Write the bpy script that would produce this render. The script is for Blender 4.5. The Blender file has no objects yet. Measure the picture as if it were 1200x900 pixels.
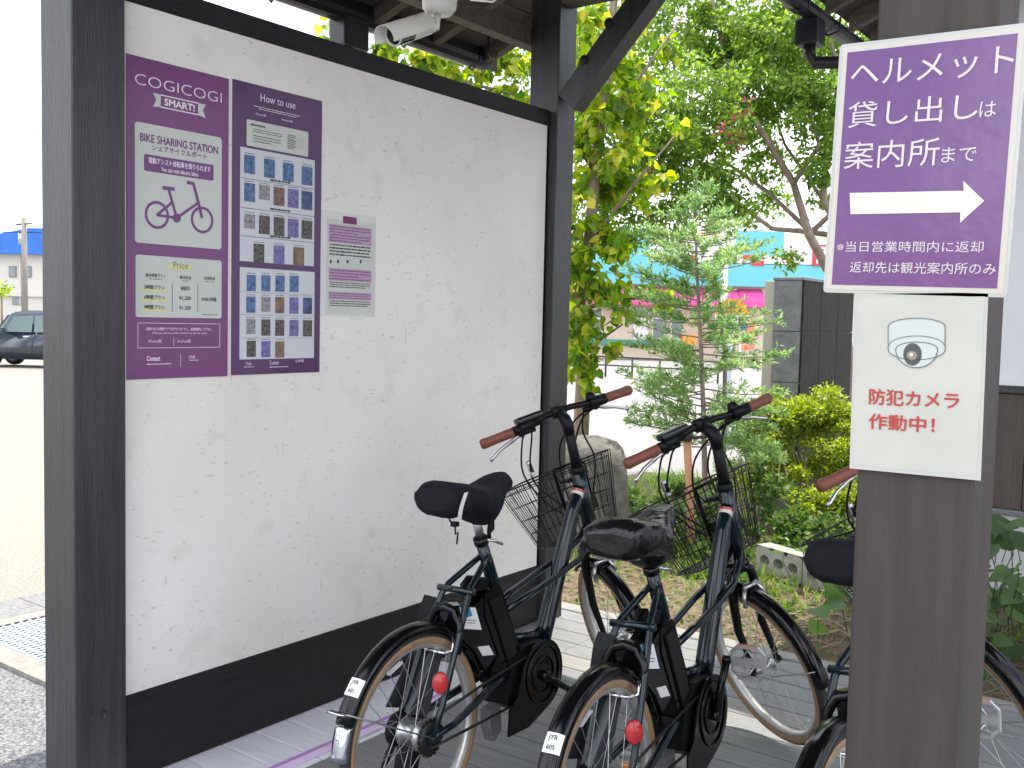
import bpy, bmesh, math, random
import numpy as np
from mathutils import Vector, Matrix
rnd = random.Random(7)
rng = np.random.default_rng(7)
SC = bpy.context.scene
COL = SC.collection
R = math.radians

# ------------------------------------------------------------------ camera
CAM_Z = 1.5
F_PX = 1174.0
YAW, PITCH, ROLL = R(36.5844), R(3.6624), R(1.3057)
fwd = Vector((-math.sin(YAW)*math.cos(PITCH), math.cos(YAW)*math.cos(PITCH), -math.sin(PITCH)))
rt0 = Vector((math.cos(YAW), math.sin(YAW), 0))
up0 = rt0.cross(fwd)
RT = math.cos(ROLL)*rt0 + math.sin(ROLL)*up0
UP = -math.sin(ROLL)*rt0 + math.cos(ROLL)*up0
EYE = Vector((0, 0, CAM_Z))
cd = bpy.data.cameras.new('camera'); cam = bpy.data.objects.new('camera', cd); COL.objects.link(cam)
cd.sensor_width = 36; cd.lens = 36*F_PX/1200; cd.clip_start = .05; cd.clip_end = 2000
m = Matrix((RT, UP, -fwd)).transposed().to_4x4(); m.translation = EYE
cam.matrix_world = m
SC.camera = cam

# ------------------------------------------------------------------ light
SUN_TO = Vector((-0.03, 0.30, 1.0)).normalized()
elev = math.asin(SUN_TO.z); az = math.atan2(SUN_TO.x, SUN_TO.y)
w = bpy.data.worlds.new('World'); SC.world = w; w.use_nodes = True
nt = w.node_tree; nt.nodes.clear()
out = nt.nodes.new('ShaderNodeOutputWorld'); bg = nt.nodes.new('ShaderNodeBackground')
sky = nt.nodes.new('ShaderNodeTexSky'); sky.sky_type = 'NISHITA'; sky.sun_disc = False
sky.sun_elevation = elev; sky.sun_rotation = az; sky.dust_density = 2.5; sky.air_density = 1.2
tc = nt.nodes.new('ShaderNodeTexCoord'); nz = nt.nodes.new('ShaderNodeTexNoise')
nz.inputs['Scale'].default_value = 2.2; nz.inputs['Detail'].default_value = 7; nz.inputs['Roughness'].default_value = .55
rp = nt.nodes.new('ShaderNodeValToRGB'); rp.color_ramp.elements[0].position = .36; rp.color_ramp.elements[1].position = .56
mx = nt.nodes.new('ShaderNodeMixRGB'); mx.inputs[2].default_value = (11, 11.3, 12, 1)
nt.links.new(tc.outputs['Generated'], nz.inputs['Vector']); nt.links.new(nz.outputs['Fac'], rp.inputs[0])
nt.links.new(rp.outputs[0], mx.inputs[0]); nt.links.new(sky.outputs[0], mx.inputs[1])
nt.links.new(mx.outputs[0], bg.inputs[0]); bg.inputs[1].default_value = .13
nt.links.new(bg.outputs[0], out.inputs[0])
sl = bpy.data.lights.new('sun', 'SUN'); sl.energy = 3.9; sl.angle = R(.53); sl.color = (1, .94, .83)
so = bpy.data.objects.new('sun', sl); COL.objects.link(so)
so.rotation_euler = (-SUN_TO).to_track_quat('-Z', 'Y').to_euler()
SC.view_settings.view_transform = 'Standard'; SC.view_settings.look = 'None'
SC.view_settings.exposure = 1.0; SC.view_settings.gamma = 1
SC.cycles.max_bounces = 8; SC.cycles.diffuse_bounces = 5; SC.cycles.transparent_max_bounces = 16
SC.cycles.sample_clamp_indirect = 6

# ------------------------------------------------------------------ helpers
def ray(px, py):
    return (px-600)/F_PX*RT - (py-450)/F_PX*UP + fwd
def at(px, py, depth):
    """world point seen at photograph pixel (px,py) at a distance along the view axis"""
    return EYE + ray(px, py)*depth
def on(px, py, axis, val):
    d = ray(px, py); t = (val-EYE[axis])/d[axis]
    return EYE + d*t
MATS = {}
def mat(name, col, rough=.6, metal=0., spec=.5, coat=0., var=None, scale=6., bump=0., bscale=60., stretch=None, trans=None, wave=None, detail=5):
    """principled material with noise variation of colour and relief. var = second colour"""
    if name in MATS: return MATS[name]
    M = bpy.data.materials.new(name); M.use_nodes = True; t = M.node_tree; b = t.nodes['Principled BSDF']
    b.inputs['Base Color'].default_value = (*col, 1); b.inputs['Roughness'].default_value = rough
    b.inputs['Metallic'].default_value = metal; b.inputs['Specular IOR Level'].default_value = spec
    b.inputs['Coat Weight'].default_value = coat; b.inputs['Coat Roughness'].default_value = .08
    if var or bump:
        tc = t.nodes.new('ShaderNodeTexCoord'); mp = t.nodes.new('ShaderNodeMapping')
        if stretch: mp.inputs['Scale'].default_value = stretch
        t.links.new(tc.outputs['Object'], mp.inputs[0])
    if var:
        n = t.nodes.new('ShaderNodeTexNoise'); n.inputs['Scale'].default_value = scale; n.inputs['Detail'].default_value = detail
        n.inputs['Roughness'].default_value = .6
        t.links.new(mp.outputs[0], n.inputs['Vector'])
        r = t.nodes.new('ShaderNodeValToRGB'); r.color_ramp.elements[0].position = .33; r.color_ramp.elements[1].position = .68
        r.color_ramp.elements[0].color = (*col, 1); r.color_ramp.elements[1].color = (*var, 1)
        t.links.new(n.outputs['Fac'], r.inputs[0]); t.links.new(r.outputs[0], b.inputs['Base Color'])
    if bump:
        n2 = t.nodes.new('ShaderNodeTexNoise'); n2.inputs['Scale'].default_value = bscale; n2.inputs['Detail'].default_value = 4
        bp = t.nodes.new('ShaderNodeBump'); bp.inputs['Strength'].default_value = bump; bp.inputs['Distance'].default_value = .01
        t.links.new(mp.outputs[0], n2.inputs['Vector']); t.links.new(n2.outputs['Fac'], bp.inputs['Height'])
        t.links.new(bp.outputs[0], b.inputs['Normal'])
    MATS[name] = M
    return M
def leafmat(name, cols, trans=.35, rough=.5):
    if name in MATS: return MATS[name]
    M = bpy.data.materials.new(name); M.use_nodes = True; t = M.node_tree; b = t.nodes['Principled BSDF']
    g = t.nodes.new('ShaderNodeNewGeometry'); r = t.nodes.new('ShaderNodeValToRGB')
    oi = t.nodes.new('ShaderNodeObjectInfo'); ad = t.nodes.new('ShaderNodeMath'); ad.operation = 'ADD'
    fr = t.nodes.new('ShaderNodeMath'); fr.operation = 'FRACT'
    t.links.new(g.outputs['Random Per Island'], ad.inputs[0]); t.links.new(oi.outputs['Random'], ad.inputs[1]); t.links.new(ad.outputs[0], fr.inputs[0])
    e = r.color_ramp.elements
    while len(e) < len(cols): e.new(.5)
    for i, c in enumerate(cols):
        e[i].position = i/(len(cols)-1); e[i].color = (*c, 1)
    t.links.new(fr.outputs[0], r.inputs[0]); t.links.new(r.outputs[0], b.inputs['Base Color'])
    b.inputs['Roughness'].default_value = rough
    tr = t.nodes.new('ShaderNodeBsdfTranslucent'); ms = t.nodes.new('ShaderNodeMixShader'); ms.inputs[0].default_value = trans
    hs = t.nodes.new('ShaderNodeHueSaturation'); hs.inputs['Value'].default_value = 2.0; hs.inputs['Saturation'].default_value = 1.1
    t.links.new(r.outputs[0], hs.inputs['Color']); t.links.new(hs.outputs[0], tr.inputs[0])
    o = t.nodes['Material Output']
    t.links.new(b.outputs[0], ms.inputs[1]); t.links.new(tr.outputs[0], ms.inputs[2]); t.links.new(ms.outputs[0], o.inputs[0])
    MATS[name] = M
    return M

class MB:
    def __init__(s): s.v = []; s.f = []; s.mi = []; s.sm = []
    def add(s, vs, fs, mi=0, smooth=False):
        o = len(s.v); s.v += [tuple(v) for v in vs]; s.f += [tuple(i+o for i in f) for f in fs]
        s.mi += [mi]*len(fs); s.sm += [smooth]*len(fs); return s
    def box(s, lo, hi, mi=0, M=None, bev=0.):
        x0, y0, z0 = lo; x1, y1, z1 = hi
        if bev:
            bm = bmesh.new(); bmesh.ops.create_cube(bm, size=1)
            for v in bm.verts: v.co = Vector(((x0+x1)/2+v.co.x*(x1-x0), (y0+y1)/2+v.co.y*(y1-y0), (z0+z1)/2+v.co.z*(z1-z0)))
            bmesh.ops.bevel(bm, geom=bm.edges[:], offset=bev, segments=2 if bev > .006 else 1, profile=.6, affect='EDGES')
            vs = [(M @ v.co if M else v.co.copy()) for v in bm.verts]; bm.verts.index_update()
            fs = [[v.index for v in f.verts] for f in bm.faces]; bm.free()
            return s.add(vs, fs, mi)
        vs = [Vector((x, y, z)) for x in (x0, x1) for y in (y0, y1) for z in (z0, z1)]
        if M: vs = [M @ v for v in vs]
        return s.add(vs, [(0,1,3,2), (4,6,7,5), (0,4,5,1), (2,3,7,6), (0,2,6,4), (1,5,7,3)], mi)
    def tube(s, pts, r, n=8, mi=0, closed=False, cap=True, smooth=True, flat=None):
        P = [Vector(p) for p in pts]; k = len(P); rs = r if isinstance(r, (list, tuple)) else [r]*k
        vs = []; N = None
        for i in range(k):
            if closed: T = P[(i+1) % k]-P[i-1]
            else: T = P[min(i+1, k-1)]-P[max(i-1, 0)]
            T.normalize()
            if N is None:
                N = T.cross(Vector((0, 0, 1)));
                if N.length < .1: N = T.cross(Vector((0, 1, 0)))
            N = (N-T*N.dot(T)).normalized(); B = T.cross(N)
            for j in range(n):
                a = 2*math.pi*j/n
                q = N*math.cos(a)*rs[i]+B*math.sin(a)*rs[i]
                if flat: q = Vector((q.x*flat[0], q.y*flat[1], q.z*flat[2]))
                vs.append(P[i]+q)
        fs = []
        for i in range(k if closed else k-1):
            for j in range(n):
                a = i*n+j; b = i*n+(j+1) % n; c = ((i+1) % k)*n+(j+1) % n; d = ((i+1) % k)*n+j
                fs.append((a, b, c, d))
        if cap and not closed:
            fs.append(tuple(range(n-1, -1, -1))); fs.append(tuple((k-1)*n+j for j in range(n)))
        return s.add(vs, fs, mi, smooth)
    def lathe(s, prof, o, axis='y', n=24, mi=0, smooth=True, a0=0, a1=2*math.pi, M=None):
        """profile (r, h) turned round an axis through o"""
        full = abs(a1-a0) > 6.28; m_ = n if full else n+1; vs = []
        for i in range(m_):
            a = a0+(a1-a0)*i/n; c, d = math.cos(a), math.sin(a)
            for r_, h in prof:
                p = {'y': (c*r_, h, d*r_), 'z': (c*r_, d*r_, h), 'x': (h, c*r_, d*r_)}[axis]
                v = Vector(o)+Vector(p); vs.append(M @ v if M else v)
        k = len(prof); fs = []
        for i in range(n):
            for j in range(k-1):
                a = i*k+j; b = i*k+j+1; c = ((i+1) % m_)*k+j+1; d = ((i+1) % m_)*k+j
                fs.append((a, b, c, d))
        return s.add(vs, fs, mi, smooth)
    def prism(s, poly, y0, y1, ax='y', mi=0, M=None):
        """2D polygon (a,b) pushed out between y0 and y1"""
        f = {'y': lambda a, b, h: (a, h, b), 'x': lambda a, b, h: (h, a, b), 'z': lambda a, b, h: (a, b, h)}[ax]
        k = len(poly); vs = [Vector(f(a, b, y0)) for a, b in poly]+[Vector(f(a, b, y1)) for a, b in poly]
        if M: vs = [M @ v for v in vs]
        fs = [tuple(range(k)), tuple(range(2*k-1, k-1, -1))]+[(i, i+k, (i+1) % k+k, (i+1) % k) for i in range(k)]
        return s.add(vs, fs, mi)
    def mesh(s, name, mats):
        me = bpy.data.meshes.new(name); me.from_pydata(s.v, [], s.f); me.validate(verbose=False) if False else None
        for q in (mats if isinstance(mats, (list, tuple)) else [mats]): me.materials.append(q)
        if len(me.polygons) == len(s.mi):
            me.polygons.foreach_set('material_index', s.mi); me.polygons.foreach_set('use_smooth', s.sm)
        bm = bmesh.new(); bm.from_mesh(me); bmesh.ops.recalc_face_normals(bm, faces=bm.faces[:]); bm.to_mesh(me); bm.free()
        me.update(); return me
    def build(s, name, mats, parent=None, **kw):
        return link(name, s.mesh(name, mats), parent, **kw)
def link(name, me, parent=None, label=None, cat=None, group=None, kind=None, M=None):
    o = bpy.data.objects.new(name, me); COL.objects.link(o)
    if parent is not None: o.parent = parent
    if M is not None: o.matrix_local = M
    tag(o, label, cat, group, kind); return o
def tag(o, label=None, cat=None, group=None, kind=None):
    for k, v in (('label', label), ('category', cat), ('group', group), ('kind', kind)):
        if v: o[k] = v
    return o
def empty(name, loc=(0, 0, 0), M=None, **kw):
    o = bpy.data.objects.new(name, None); COL.objects.link(o); o.empty_display_size = .1
    if M is not None: o.matrix_world = M
    else: o.location = loc
    tag(o, kw.get('label'), kw.get('cat'), kw.get('group'), kw.get('kind')); return o

# ------------------------------------------------------------------ materials
M_post = mat('dark_stained_wood', (.015, .0145, .018), .42, var=(.034, .033, .037), scale=4, stretch=(14, 14, .7), bump=.35, bscale=26, spec=.6)
M_beam = mat('dark_beam_wood', (.010, .009, .0105), .55, spec=.3, var=(.016, .014, .0155), scale=4, stretch=(10, 1, 10), bump=.25, bscale=22)
M_roofw = mat('aged_roof_wood', (.035, .028, .024), .8, var=(.08, .066, .056), scale=3, stretch=(6, .8, 6), bump=.3, bscale=30)
M_rafter = mat('rafter_wood', (.07, .055, .045), .75, var=(.12, .10, .082), scale=4, stretch=(1, 8, 8), bump=.25, bscale=30)
M_gutter = mat('dark_metal_gutter', (.016, .016, .02), .35, spec=.5)
M_deck = mat('weathered_deck', (.155, .16, .165), .5, var=(.225, .23, .235), scale=5, stretch=(1, 12, 12), bump=.25, bscale=40)
M_frame = mat('navy_gloss_paint', (.003, .0105, .0155), .16, coat=.35, spec=.35)
M_black = mat('black_gloss_plastic', (.003, .003, .0034), .16, spec=.3, coat=.1)
M_blackm = mat('black_matt_plastic', (.005, .005, .006), .45, spec=.2)
M_chrome = mat('polished_metal', (.72, .72, .74), .18, metal=1)
M_alu = mat('brushed_aluminium', (.55, .55, .56), .34, metal=1)
M_rim = mat('rim_aluminium', (.62, .61, .58), .38, metal=.7)
M_tyre = mat('tyre_rubber', (.018, .018, .018), .75, var=(.03, .028, .026), scale=30, bump=.4, bscale=160)
M_tan = mat('tan_sidewall', (.34, .22, .115), .7, var=(.25, .165, .10), scale=20)
M_grip = mat('brown_grip', (.20, .062, .036), .55, var=(.15, .045, .028), scale=60, bump=.25, bscale=300)
M_white = mat('white_print', (.86, .86, .85), .5)
M_red = mat('red_reflector', (.55, .012, .02), .15, coat=1, bump=.6, bscale=260)
M_orange = mat('orange_reflector', (.8, .22, .02), .2, coat=1, bump=.5, bscale=300)
M_fabric = mat('black_seat_cover_fabric', (.006, .007, .010), .8, var=(.010, .011, .015), scale=9, spec=.2, bump=.5, bscale=28, stretch=(1, 1, 1))
M_vinyl = mat('black_vinyl_cover', (.005, .005, .006), .22, spec=.45, bump=1.0, bscale=15)
M_refl = mat('reflective_tape', (.72, .72, .74), .35)
M_cream = mat('cream_label', (.62, .58, .44), .5)

# ------------------------------------------------------------------ ground
def sheet(name, poly, z, m_, parent=None, **kw):
    me = bpy.data.meshes.new(name); me.from_pydata([(x, y, z) for x, y in poly], [], [tuple(range(len(poly)))])
    me.materials.append(m_); return link(name, me, parent, **kw)
GZ = -.12
M_asph = mat('pale_asphalt', (.15, .142, .122), .9, var=(.27, .252, .22), scale=55, bump=.5, bscale=120)
M_asph2 = mat('grey_gravel_asphalt', (.05, .053, .057), .9, var=(.25, .255, .265), scale=85, bump=.8, bscale=110, detail=2)
M_soil = mat('dry_soil', (.075, .055, .036), .95, var=(.18, .135, .085), scale=14, bump=.9, bscale=60)
M_road = mat('road_asphalt', (.17, .165, .165), .9, var=(.22, .215, .21), scale=22, bump=.3, bscale=200)
M_conc = mat('rough_concrete', (.18, .17, .155), .85, var=(.27, .255, .23), scale=18, bump=.5, bscale=90)
M_conc_d = mat('rough_dark_grey', (.12, .12, .125), .9, var=(.22, .22, .22), scale=40, bump=.5, bscale=120)
sheet('ground', [(-400, -300), (400, -300), (400, 500), (-400, 500)], GZ-.012, M_road, kind='structure')
sheet('parking_lot', [(-60, -10), (-5.5, -10), (-5.5, 9.5), (-60, 40)], GZ-.008, M_asph, kind='structure')
sheet('forecourt', [(-5.3, -6), (-2.9, -6), (-2.9, 5.2), (-5.3, 5.2)], GZ-.004, M_asph2, kind='structure')
sheet('planting_bed', [(-5.3, 4.2), (3.2, 4.2), (3.2, 9.6), (-5.3, 9.6)], GZ, M_soil, kind='structure')
kb = MB()
ground_band = empty('ground_band', (-5.33, 0, GZ), kind='structure')  # flat dark grey band along the edge of the lot
for i in range(9):
    y0 = -2+i*1.2
    MB().box((-.16, y0, -.02), (.168, y0+1.195, .006), bev=.003).build('band_slab', M_conc_d, ground_band)
# drain grate set in a concrete surround
gt = empty('drain_grate', (0, 0, GZ), label='galvanised steel drain grate set in the gravel ground left of the shelter', cat='drain grate')
gx0, gx1, gy0, gy1 = -5.02, -4.02, 2.33, 4.2
MB().box((gx0-.10, gy0-.12, -.03), (gx1, gy0, .018)).box((gx0-.10, gy0, -.03), (gx0, gy1, .018)).build('surround', M_conc, gt)
M_galv = mat('galvanised_steel', (.50, .57, .66), .4, metal=.35)
g = MB()
for i in range(int((gx1-gx0)/.035)):
    x = gx0+.015+i*.035; g.box((x, gy0, -.025), (x+.014, gy1, .012))
g.build('bearing_bars', M_galv, gt, kind='stuff')
g = MB()
for i in range(int((gy1-gy0)/.045)):
    y = gy0+.01+i*.045; g.box((gx0, y, -.01), (gx1, y+.013, .015))
g.build('cross_bars', M_galv, gt, kind='stuff')

# ------------------------------------------------------------------ deck
WX = -2.816
deck = empty('deck', (0, 0, 0), kind='structure')
M_pale = mat('pale_deck', (.76, .76, .82), .45, var=(.66, .66, .72), scale=5, stretch=(1, 12, 12), bump=.2, bscale=40)  # paler lavender tone for the short planks along the wall
M_deckl = mat('pale_plank', (.20, .197, .19), .55, var=(.26, .25, .24), scale=5, stretch=(1, 12, 12), bump=.25, bscale=40)  # lighter tone for one plank and the edge board
P0 = 2.009 - .1440*9
k = 0
while True:
    y0 = P0+k*.1438
    if y0 > 4.20: break
    y1 = y0+.1375
    m_ = M_deck
    pl = MB().box((-2.46, y0, -.035), (1.6, y1, rnd.uniform(-.0012, .0)), bev=.002)
    o = pl.build('plank', [M_deckl if 3.55 < y0+.07 < 3.69 else M_deck], deck)
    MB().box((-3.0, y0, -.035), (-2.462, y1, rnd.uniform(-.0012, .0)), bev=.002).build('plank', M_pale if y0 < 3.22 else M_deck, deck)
    k += 1
MB().box((-3.0, y0-.002, -.035), (1.6, y0+.10, .004), bev=.003).build('edge_board', M_deckl, deck)
MB().box((-2.98, P0, -.12), (1.58, y0+.07, -.036)).build('joists', M_beam, deck)
M_tape = mat('purple_floor_line', (.47, .25, .55), .5, var=(.42, .22, .50), scale=12)
M_tape2 = mat('lilac_floor_line', (.80, .60, .86), .5, var=(.72, .54, .78), scale=12)
ln = MB().box((-2.548, .8, .0005), (-2.528, 3.05, .003)); ln.build('floor_line', M_tape, deck)
MB().box((-2.5275, .8, .0005), (-2.490, 3.05, .003)).build('floor_line', M_tape2, deck)

# ------------------------------------------------------------------ shelter
sh = empty('bicycle_shelter', (WX, 1.6, 0), label='dark timber bicycle shelter with a tall white notice wall and plank roof', cat='shelter')
def sp(name, mb, m_, **kw):
    o = mb.build(name, m_, sh, **kw); o.matrix_local = sh.matrix_world.inverted_safe() if False else Matrix.Translation((-WX, -1.6, 0)); return o
PS = .170
sp('post', MB().box((-2.76-PS, 1.575, -.02), (-2.76, 1.575+PS, 3.12), bev=.004), M_post)
sp('post', MB().box((-2.772-PS, 4.055, -.02), (-2.772, 4.055+.150, 3.12), bev=.004), M_post)
M_postr = mat('brown_grey_stained_post', (.042, .034, .030), .6, var=(.060, .050, .045), scale=4, stretch=(12, 12, .8), bump=.3, bscale=26, spec=.4)
sp('post', MB().box((-.492, 1.575, -.02), (-.322, 1.575+.145, 3.1), bev=.004), M_postr)
# white wall panel
Mp = mat('scuffed_white_panel', (.73, .715, .70), .6)
t = Mp.node_tree; b = t.nodes['Principled BSDF']; tc = t.nodes.new('ShaderNodeTexCoord')
def nmap(scale, sc, lo, hi, rot=0, det=3, wv=False):
    mp = t.nodes.new('ShaderNodeMapping'); mp.inputs['Scale'].default_value = sc; mp.inputs['Rotation'].default_value = (rot, 0, 0)
    n = t.nodes.new('ShaderNodeTexNoise'); n.inputs['Scale'].default_value = scale; n.inputs['Detail'].default_value = det
    r = t.nodes.new('ShaderNodeMapRange'); r.inputs[1].default_value = lo; r.inputs[2].default_value = hi; r.clamp = True
    t.links.new(tc.outputs['Object'], mp.inputs[0]); t.links.new(mp.outputs[0], n.inputs['Vector']); t.links.new(n.outputs['Fac'], r.inputs[0]); return r.outputs[0]
def mul(a, b_):
    m_ = t.nodes.new('ShaderNodeMath'); m_.operation = 'MULTIPLY'; t.links.new(a, m_.inputs[0])
    if isinstance(b_, float): m_.inputs[1].default_value = b_
    else: t.links.new(b_, m_.inputs[1])
    return m_.outputs[0]
def mixc(fac, c1, c2):
    m_ = t.nodes.new('ShaderNodeMixRGB'); t.links.new(fac, m_.inputs[0])
    if isinstance(c1, tuple): m_.inputs[1].default_value = c1
    else: t.links.new(c1, m_.inputs[1])
    m_.inputs[2].default_value = c2; return m_.outputs[0]
c = mixc(nmap(1.6, (1, 1, 1), .35, .7), (.79, .77, .75, 1), (.71, .685, .645, 1))
patch = nmap(5, (1, 1, 1), .52, .60, det=2)
c = mixc(mul(mul(nmap(16, (1, .9, 9), .665, .72, .3, 2), patch), .65), c, (.36, .34, .31, 1))
c = mixc(mul(mul(nmap(13, (1, 8, .9), .685, .74, -.15, 2), nmap(4, (1.3, 1, 1), .54, .60)), .65), c, (.36, .34, .31, 1))
c = mixc(mul(nmap(30, (1, 1, 2.5), .70, .76, 0, 1), .5), c, (.45, .42, .37, 1))
c = mixc(mul(nmap(9, (1, 1, 1), .58, .75, 0, 6), .35), c, (.55, .52, .45, 1))
t.links.new(c, b.inputs['Base Color'])
n2 = t.nodes.new('ShaderNodeTexNoise'); n2.inputs['Scale'].default_value = 9; bp = t.nodes.new('ShaderNodeBump'); bp.inputs['Strength'].default_value = .15; bp.inputs['Distance'].default_value = .02
t.links.new(tc.outputs['Object'], n2.inputs['Vector']); t.links.new(n2.outputs['Fac'], bp.inputs['Height']); t.links.new(bp.outputs[0], b.inputs['Normal'])
sp('wall_panel', MB().box((WX-.03, 1.748, .283), (WX, 4.032, 2.44), bev=.0), Mp)
sp('panel_edge_strip', MB().box((WX-.03, 4.034, .285), (WX-.002, 4.053, 2.44)), M_black)
sp('wooden_peg', MB().box((-2.758, 1.655, .268), (-2.735, 1.672, .284), bev=.002), M_post)
for bx_, bz_ in ((-2.50, 2.885), (-2.63, 2.735)): sp('bolt_cover', MB().lathe([(0, -.006), (.022, -.006), (.024, 0), (0, 0)], (bx_, 4.0575, bz_), 'y', 16), M_beam)
sp('skirt_board', MB().box((WX-.034, 1.748, .002), (WX+.004, 4.053, .281), bev=.003), M_beam)
sp('top_rail', MB().box((WX-.055, 1.748, 2.442), (WX+.006, 4.053, 2.515), bev=.004), M_beam)
sp('wall_backing', MB().box((WX-.12, 1.748, 0.0), (WX-.057, 4.053, 2.44)), M_beam)
# braces, plates, ties
def brace(x0, z0, x1, z1, y0, y1, wd):
    d = Vector((x1-x0, 0, z1-z0)).normalized(); n = Vector((d.z, 0, -d.x))*wd
    return MB().prism([(x0, z0), (x1, z1), (x1+n.x, z1+n.z), (x0+n.x, z0+n.z)], y0, y1)
sp('brace', brace(-2.775, 2.59, -2.17, 3.24, 4.058, 4.158, .115), M_post)
sp('plate_beam', MB().box((-3.02, .9, 2.845), (-2.945, 4.45, 2.934), bev=.004), M_rafter)
sp('plate_beam', MB().box((-.47, .9, 3.102), (-.34, 4.45, 3.24), bev=.004), M_beam)
sp('tie_beam', MB().box((-3.3, 3.02, 2.93), (-.3, 3.14, 3.08), bev=.004) if False else MB().box((-2.95, 3.02, 2.935), (-.3, 3.13, 3.08), bev=.004), M_rafter)
sp('tie_beam', MB().box((-2.95, 4.06, 3.022), (-.3, 4.17, 3.14), bev=.004), M_rafter)
SL = .37
EX, EZ = -3.52, 2.905
RXX = -1.6
def roofz(x): return EZ+(x-EX)*SL if x <= RXX else EZ+(RXX-EX)*SL-(x-RXX)*SL
for i in range(11):     # boards lengthwise on the rafters, seen from below
    for side in (0, 1):
        xa = EX+.0+i*.176; xb = xa+.170
        if side: xa, xb = 2*RXX-xb, 2*RXX-xa
        z0, z1 = roofz(xa)+.075, roofz(xb)+.075
        sp('roof_board', MB().prism([(xa, z0), (xb, z1), (xb, z1+.018), (xa, z0+.018)], .85, 4.50), M_roofw)
sp('roofing', MB().prism([(EX-.03, roofz(EX)+.10), (RXX, roofz(RXX)+.12), (2*RXX-EX+.03, roofz(EX)+.10), (2*RXX-EX+.03, roofz(EX)+.13), (RXX, roofz(RXX)+.16), (EX-.03, roofz(EX)+.13)], .82, 4.53), M_gutter)
y = .95
while y < 4.5:
    for side in (0, 1):
        pts = [(EX+.02, roofz(EX+.02)), (RXX-.01, roofz(RXX-.01)), (RXX-.01, roofz(RXX-.01)+.073), (EX+.02, roofz(EX+.02)+.073)]
        if side: pts = [(2*RXX-a, b_) for a, b_ in pts]
        sp('rafter', MB().prism(pts, y, y+.055), M_rafter)
    y += .43
sp('fascia_board', MB().box((EX-.002, .84, EZ-.02), (EX+.018, 4.51, EZ+.10)), M_beam)
sp('ridge_beam', MB().box((RXX-.05, .9, 3.42), (RXX+.05, 4.45, 3.56)), M_beam)
# half round gutter along the eave with brackets and outlet box
def gutter(x, y0, y1, z, r=.055):
    pr = []; 
    for i in range(9):
        a = math.pi+math.pi*i/8; pr.append((x+math.cos(a)*r, z+math.sin(a)*r))
    for i in range(9):
        a = 2*math.pi-math.pi*i/8; pr.append((x+math.cos(a)*(r-.004), z+.002+math.sin(a)*(r-.004)))
    return MB().prism(pr, y0, y1)
GX, GZZ = EX-.03, EZ+.03
sp('gutter', gutter(GX, .8, 4.44, GZZ), M_gutter)
sp('gutter_outlet', MB().box((GX-.055, 3.34, GZZ-.17), (GX+.055, 3.50, GZZ-.02), bev=.01).tube([(GX, 3.42, GZZ-.17), (GX, 3.42, GZZ-.26), (GX+.3, 3.42, GZZ-.42), (GX+.62, 3.42, GZZ-.5)], .03, 10), M_gutter)
for y in (2.1, 2.95, 3.8, 4.35):
    sp('gutter_bracket', MB().tube([(GX+.06, y, GZZ+.05), (GX+.055, y, GZZ-.02), (GX, y, GZZ-.07), (GX-.06, y, GZZ-.02), (GX-.06, y, GZZ+.03)], .006, 6), M_gutter)
sp('hook', MB().tube([(-3.25, 4.1, 3.0), (-3.2, 4.05, 2.86), (-3.16, 4.03, 2.80), (-3.12, 4.02, 2.82)], .006, 6), M_gutter)

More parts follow.
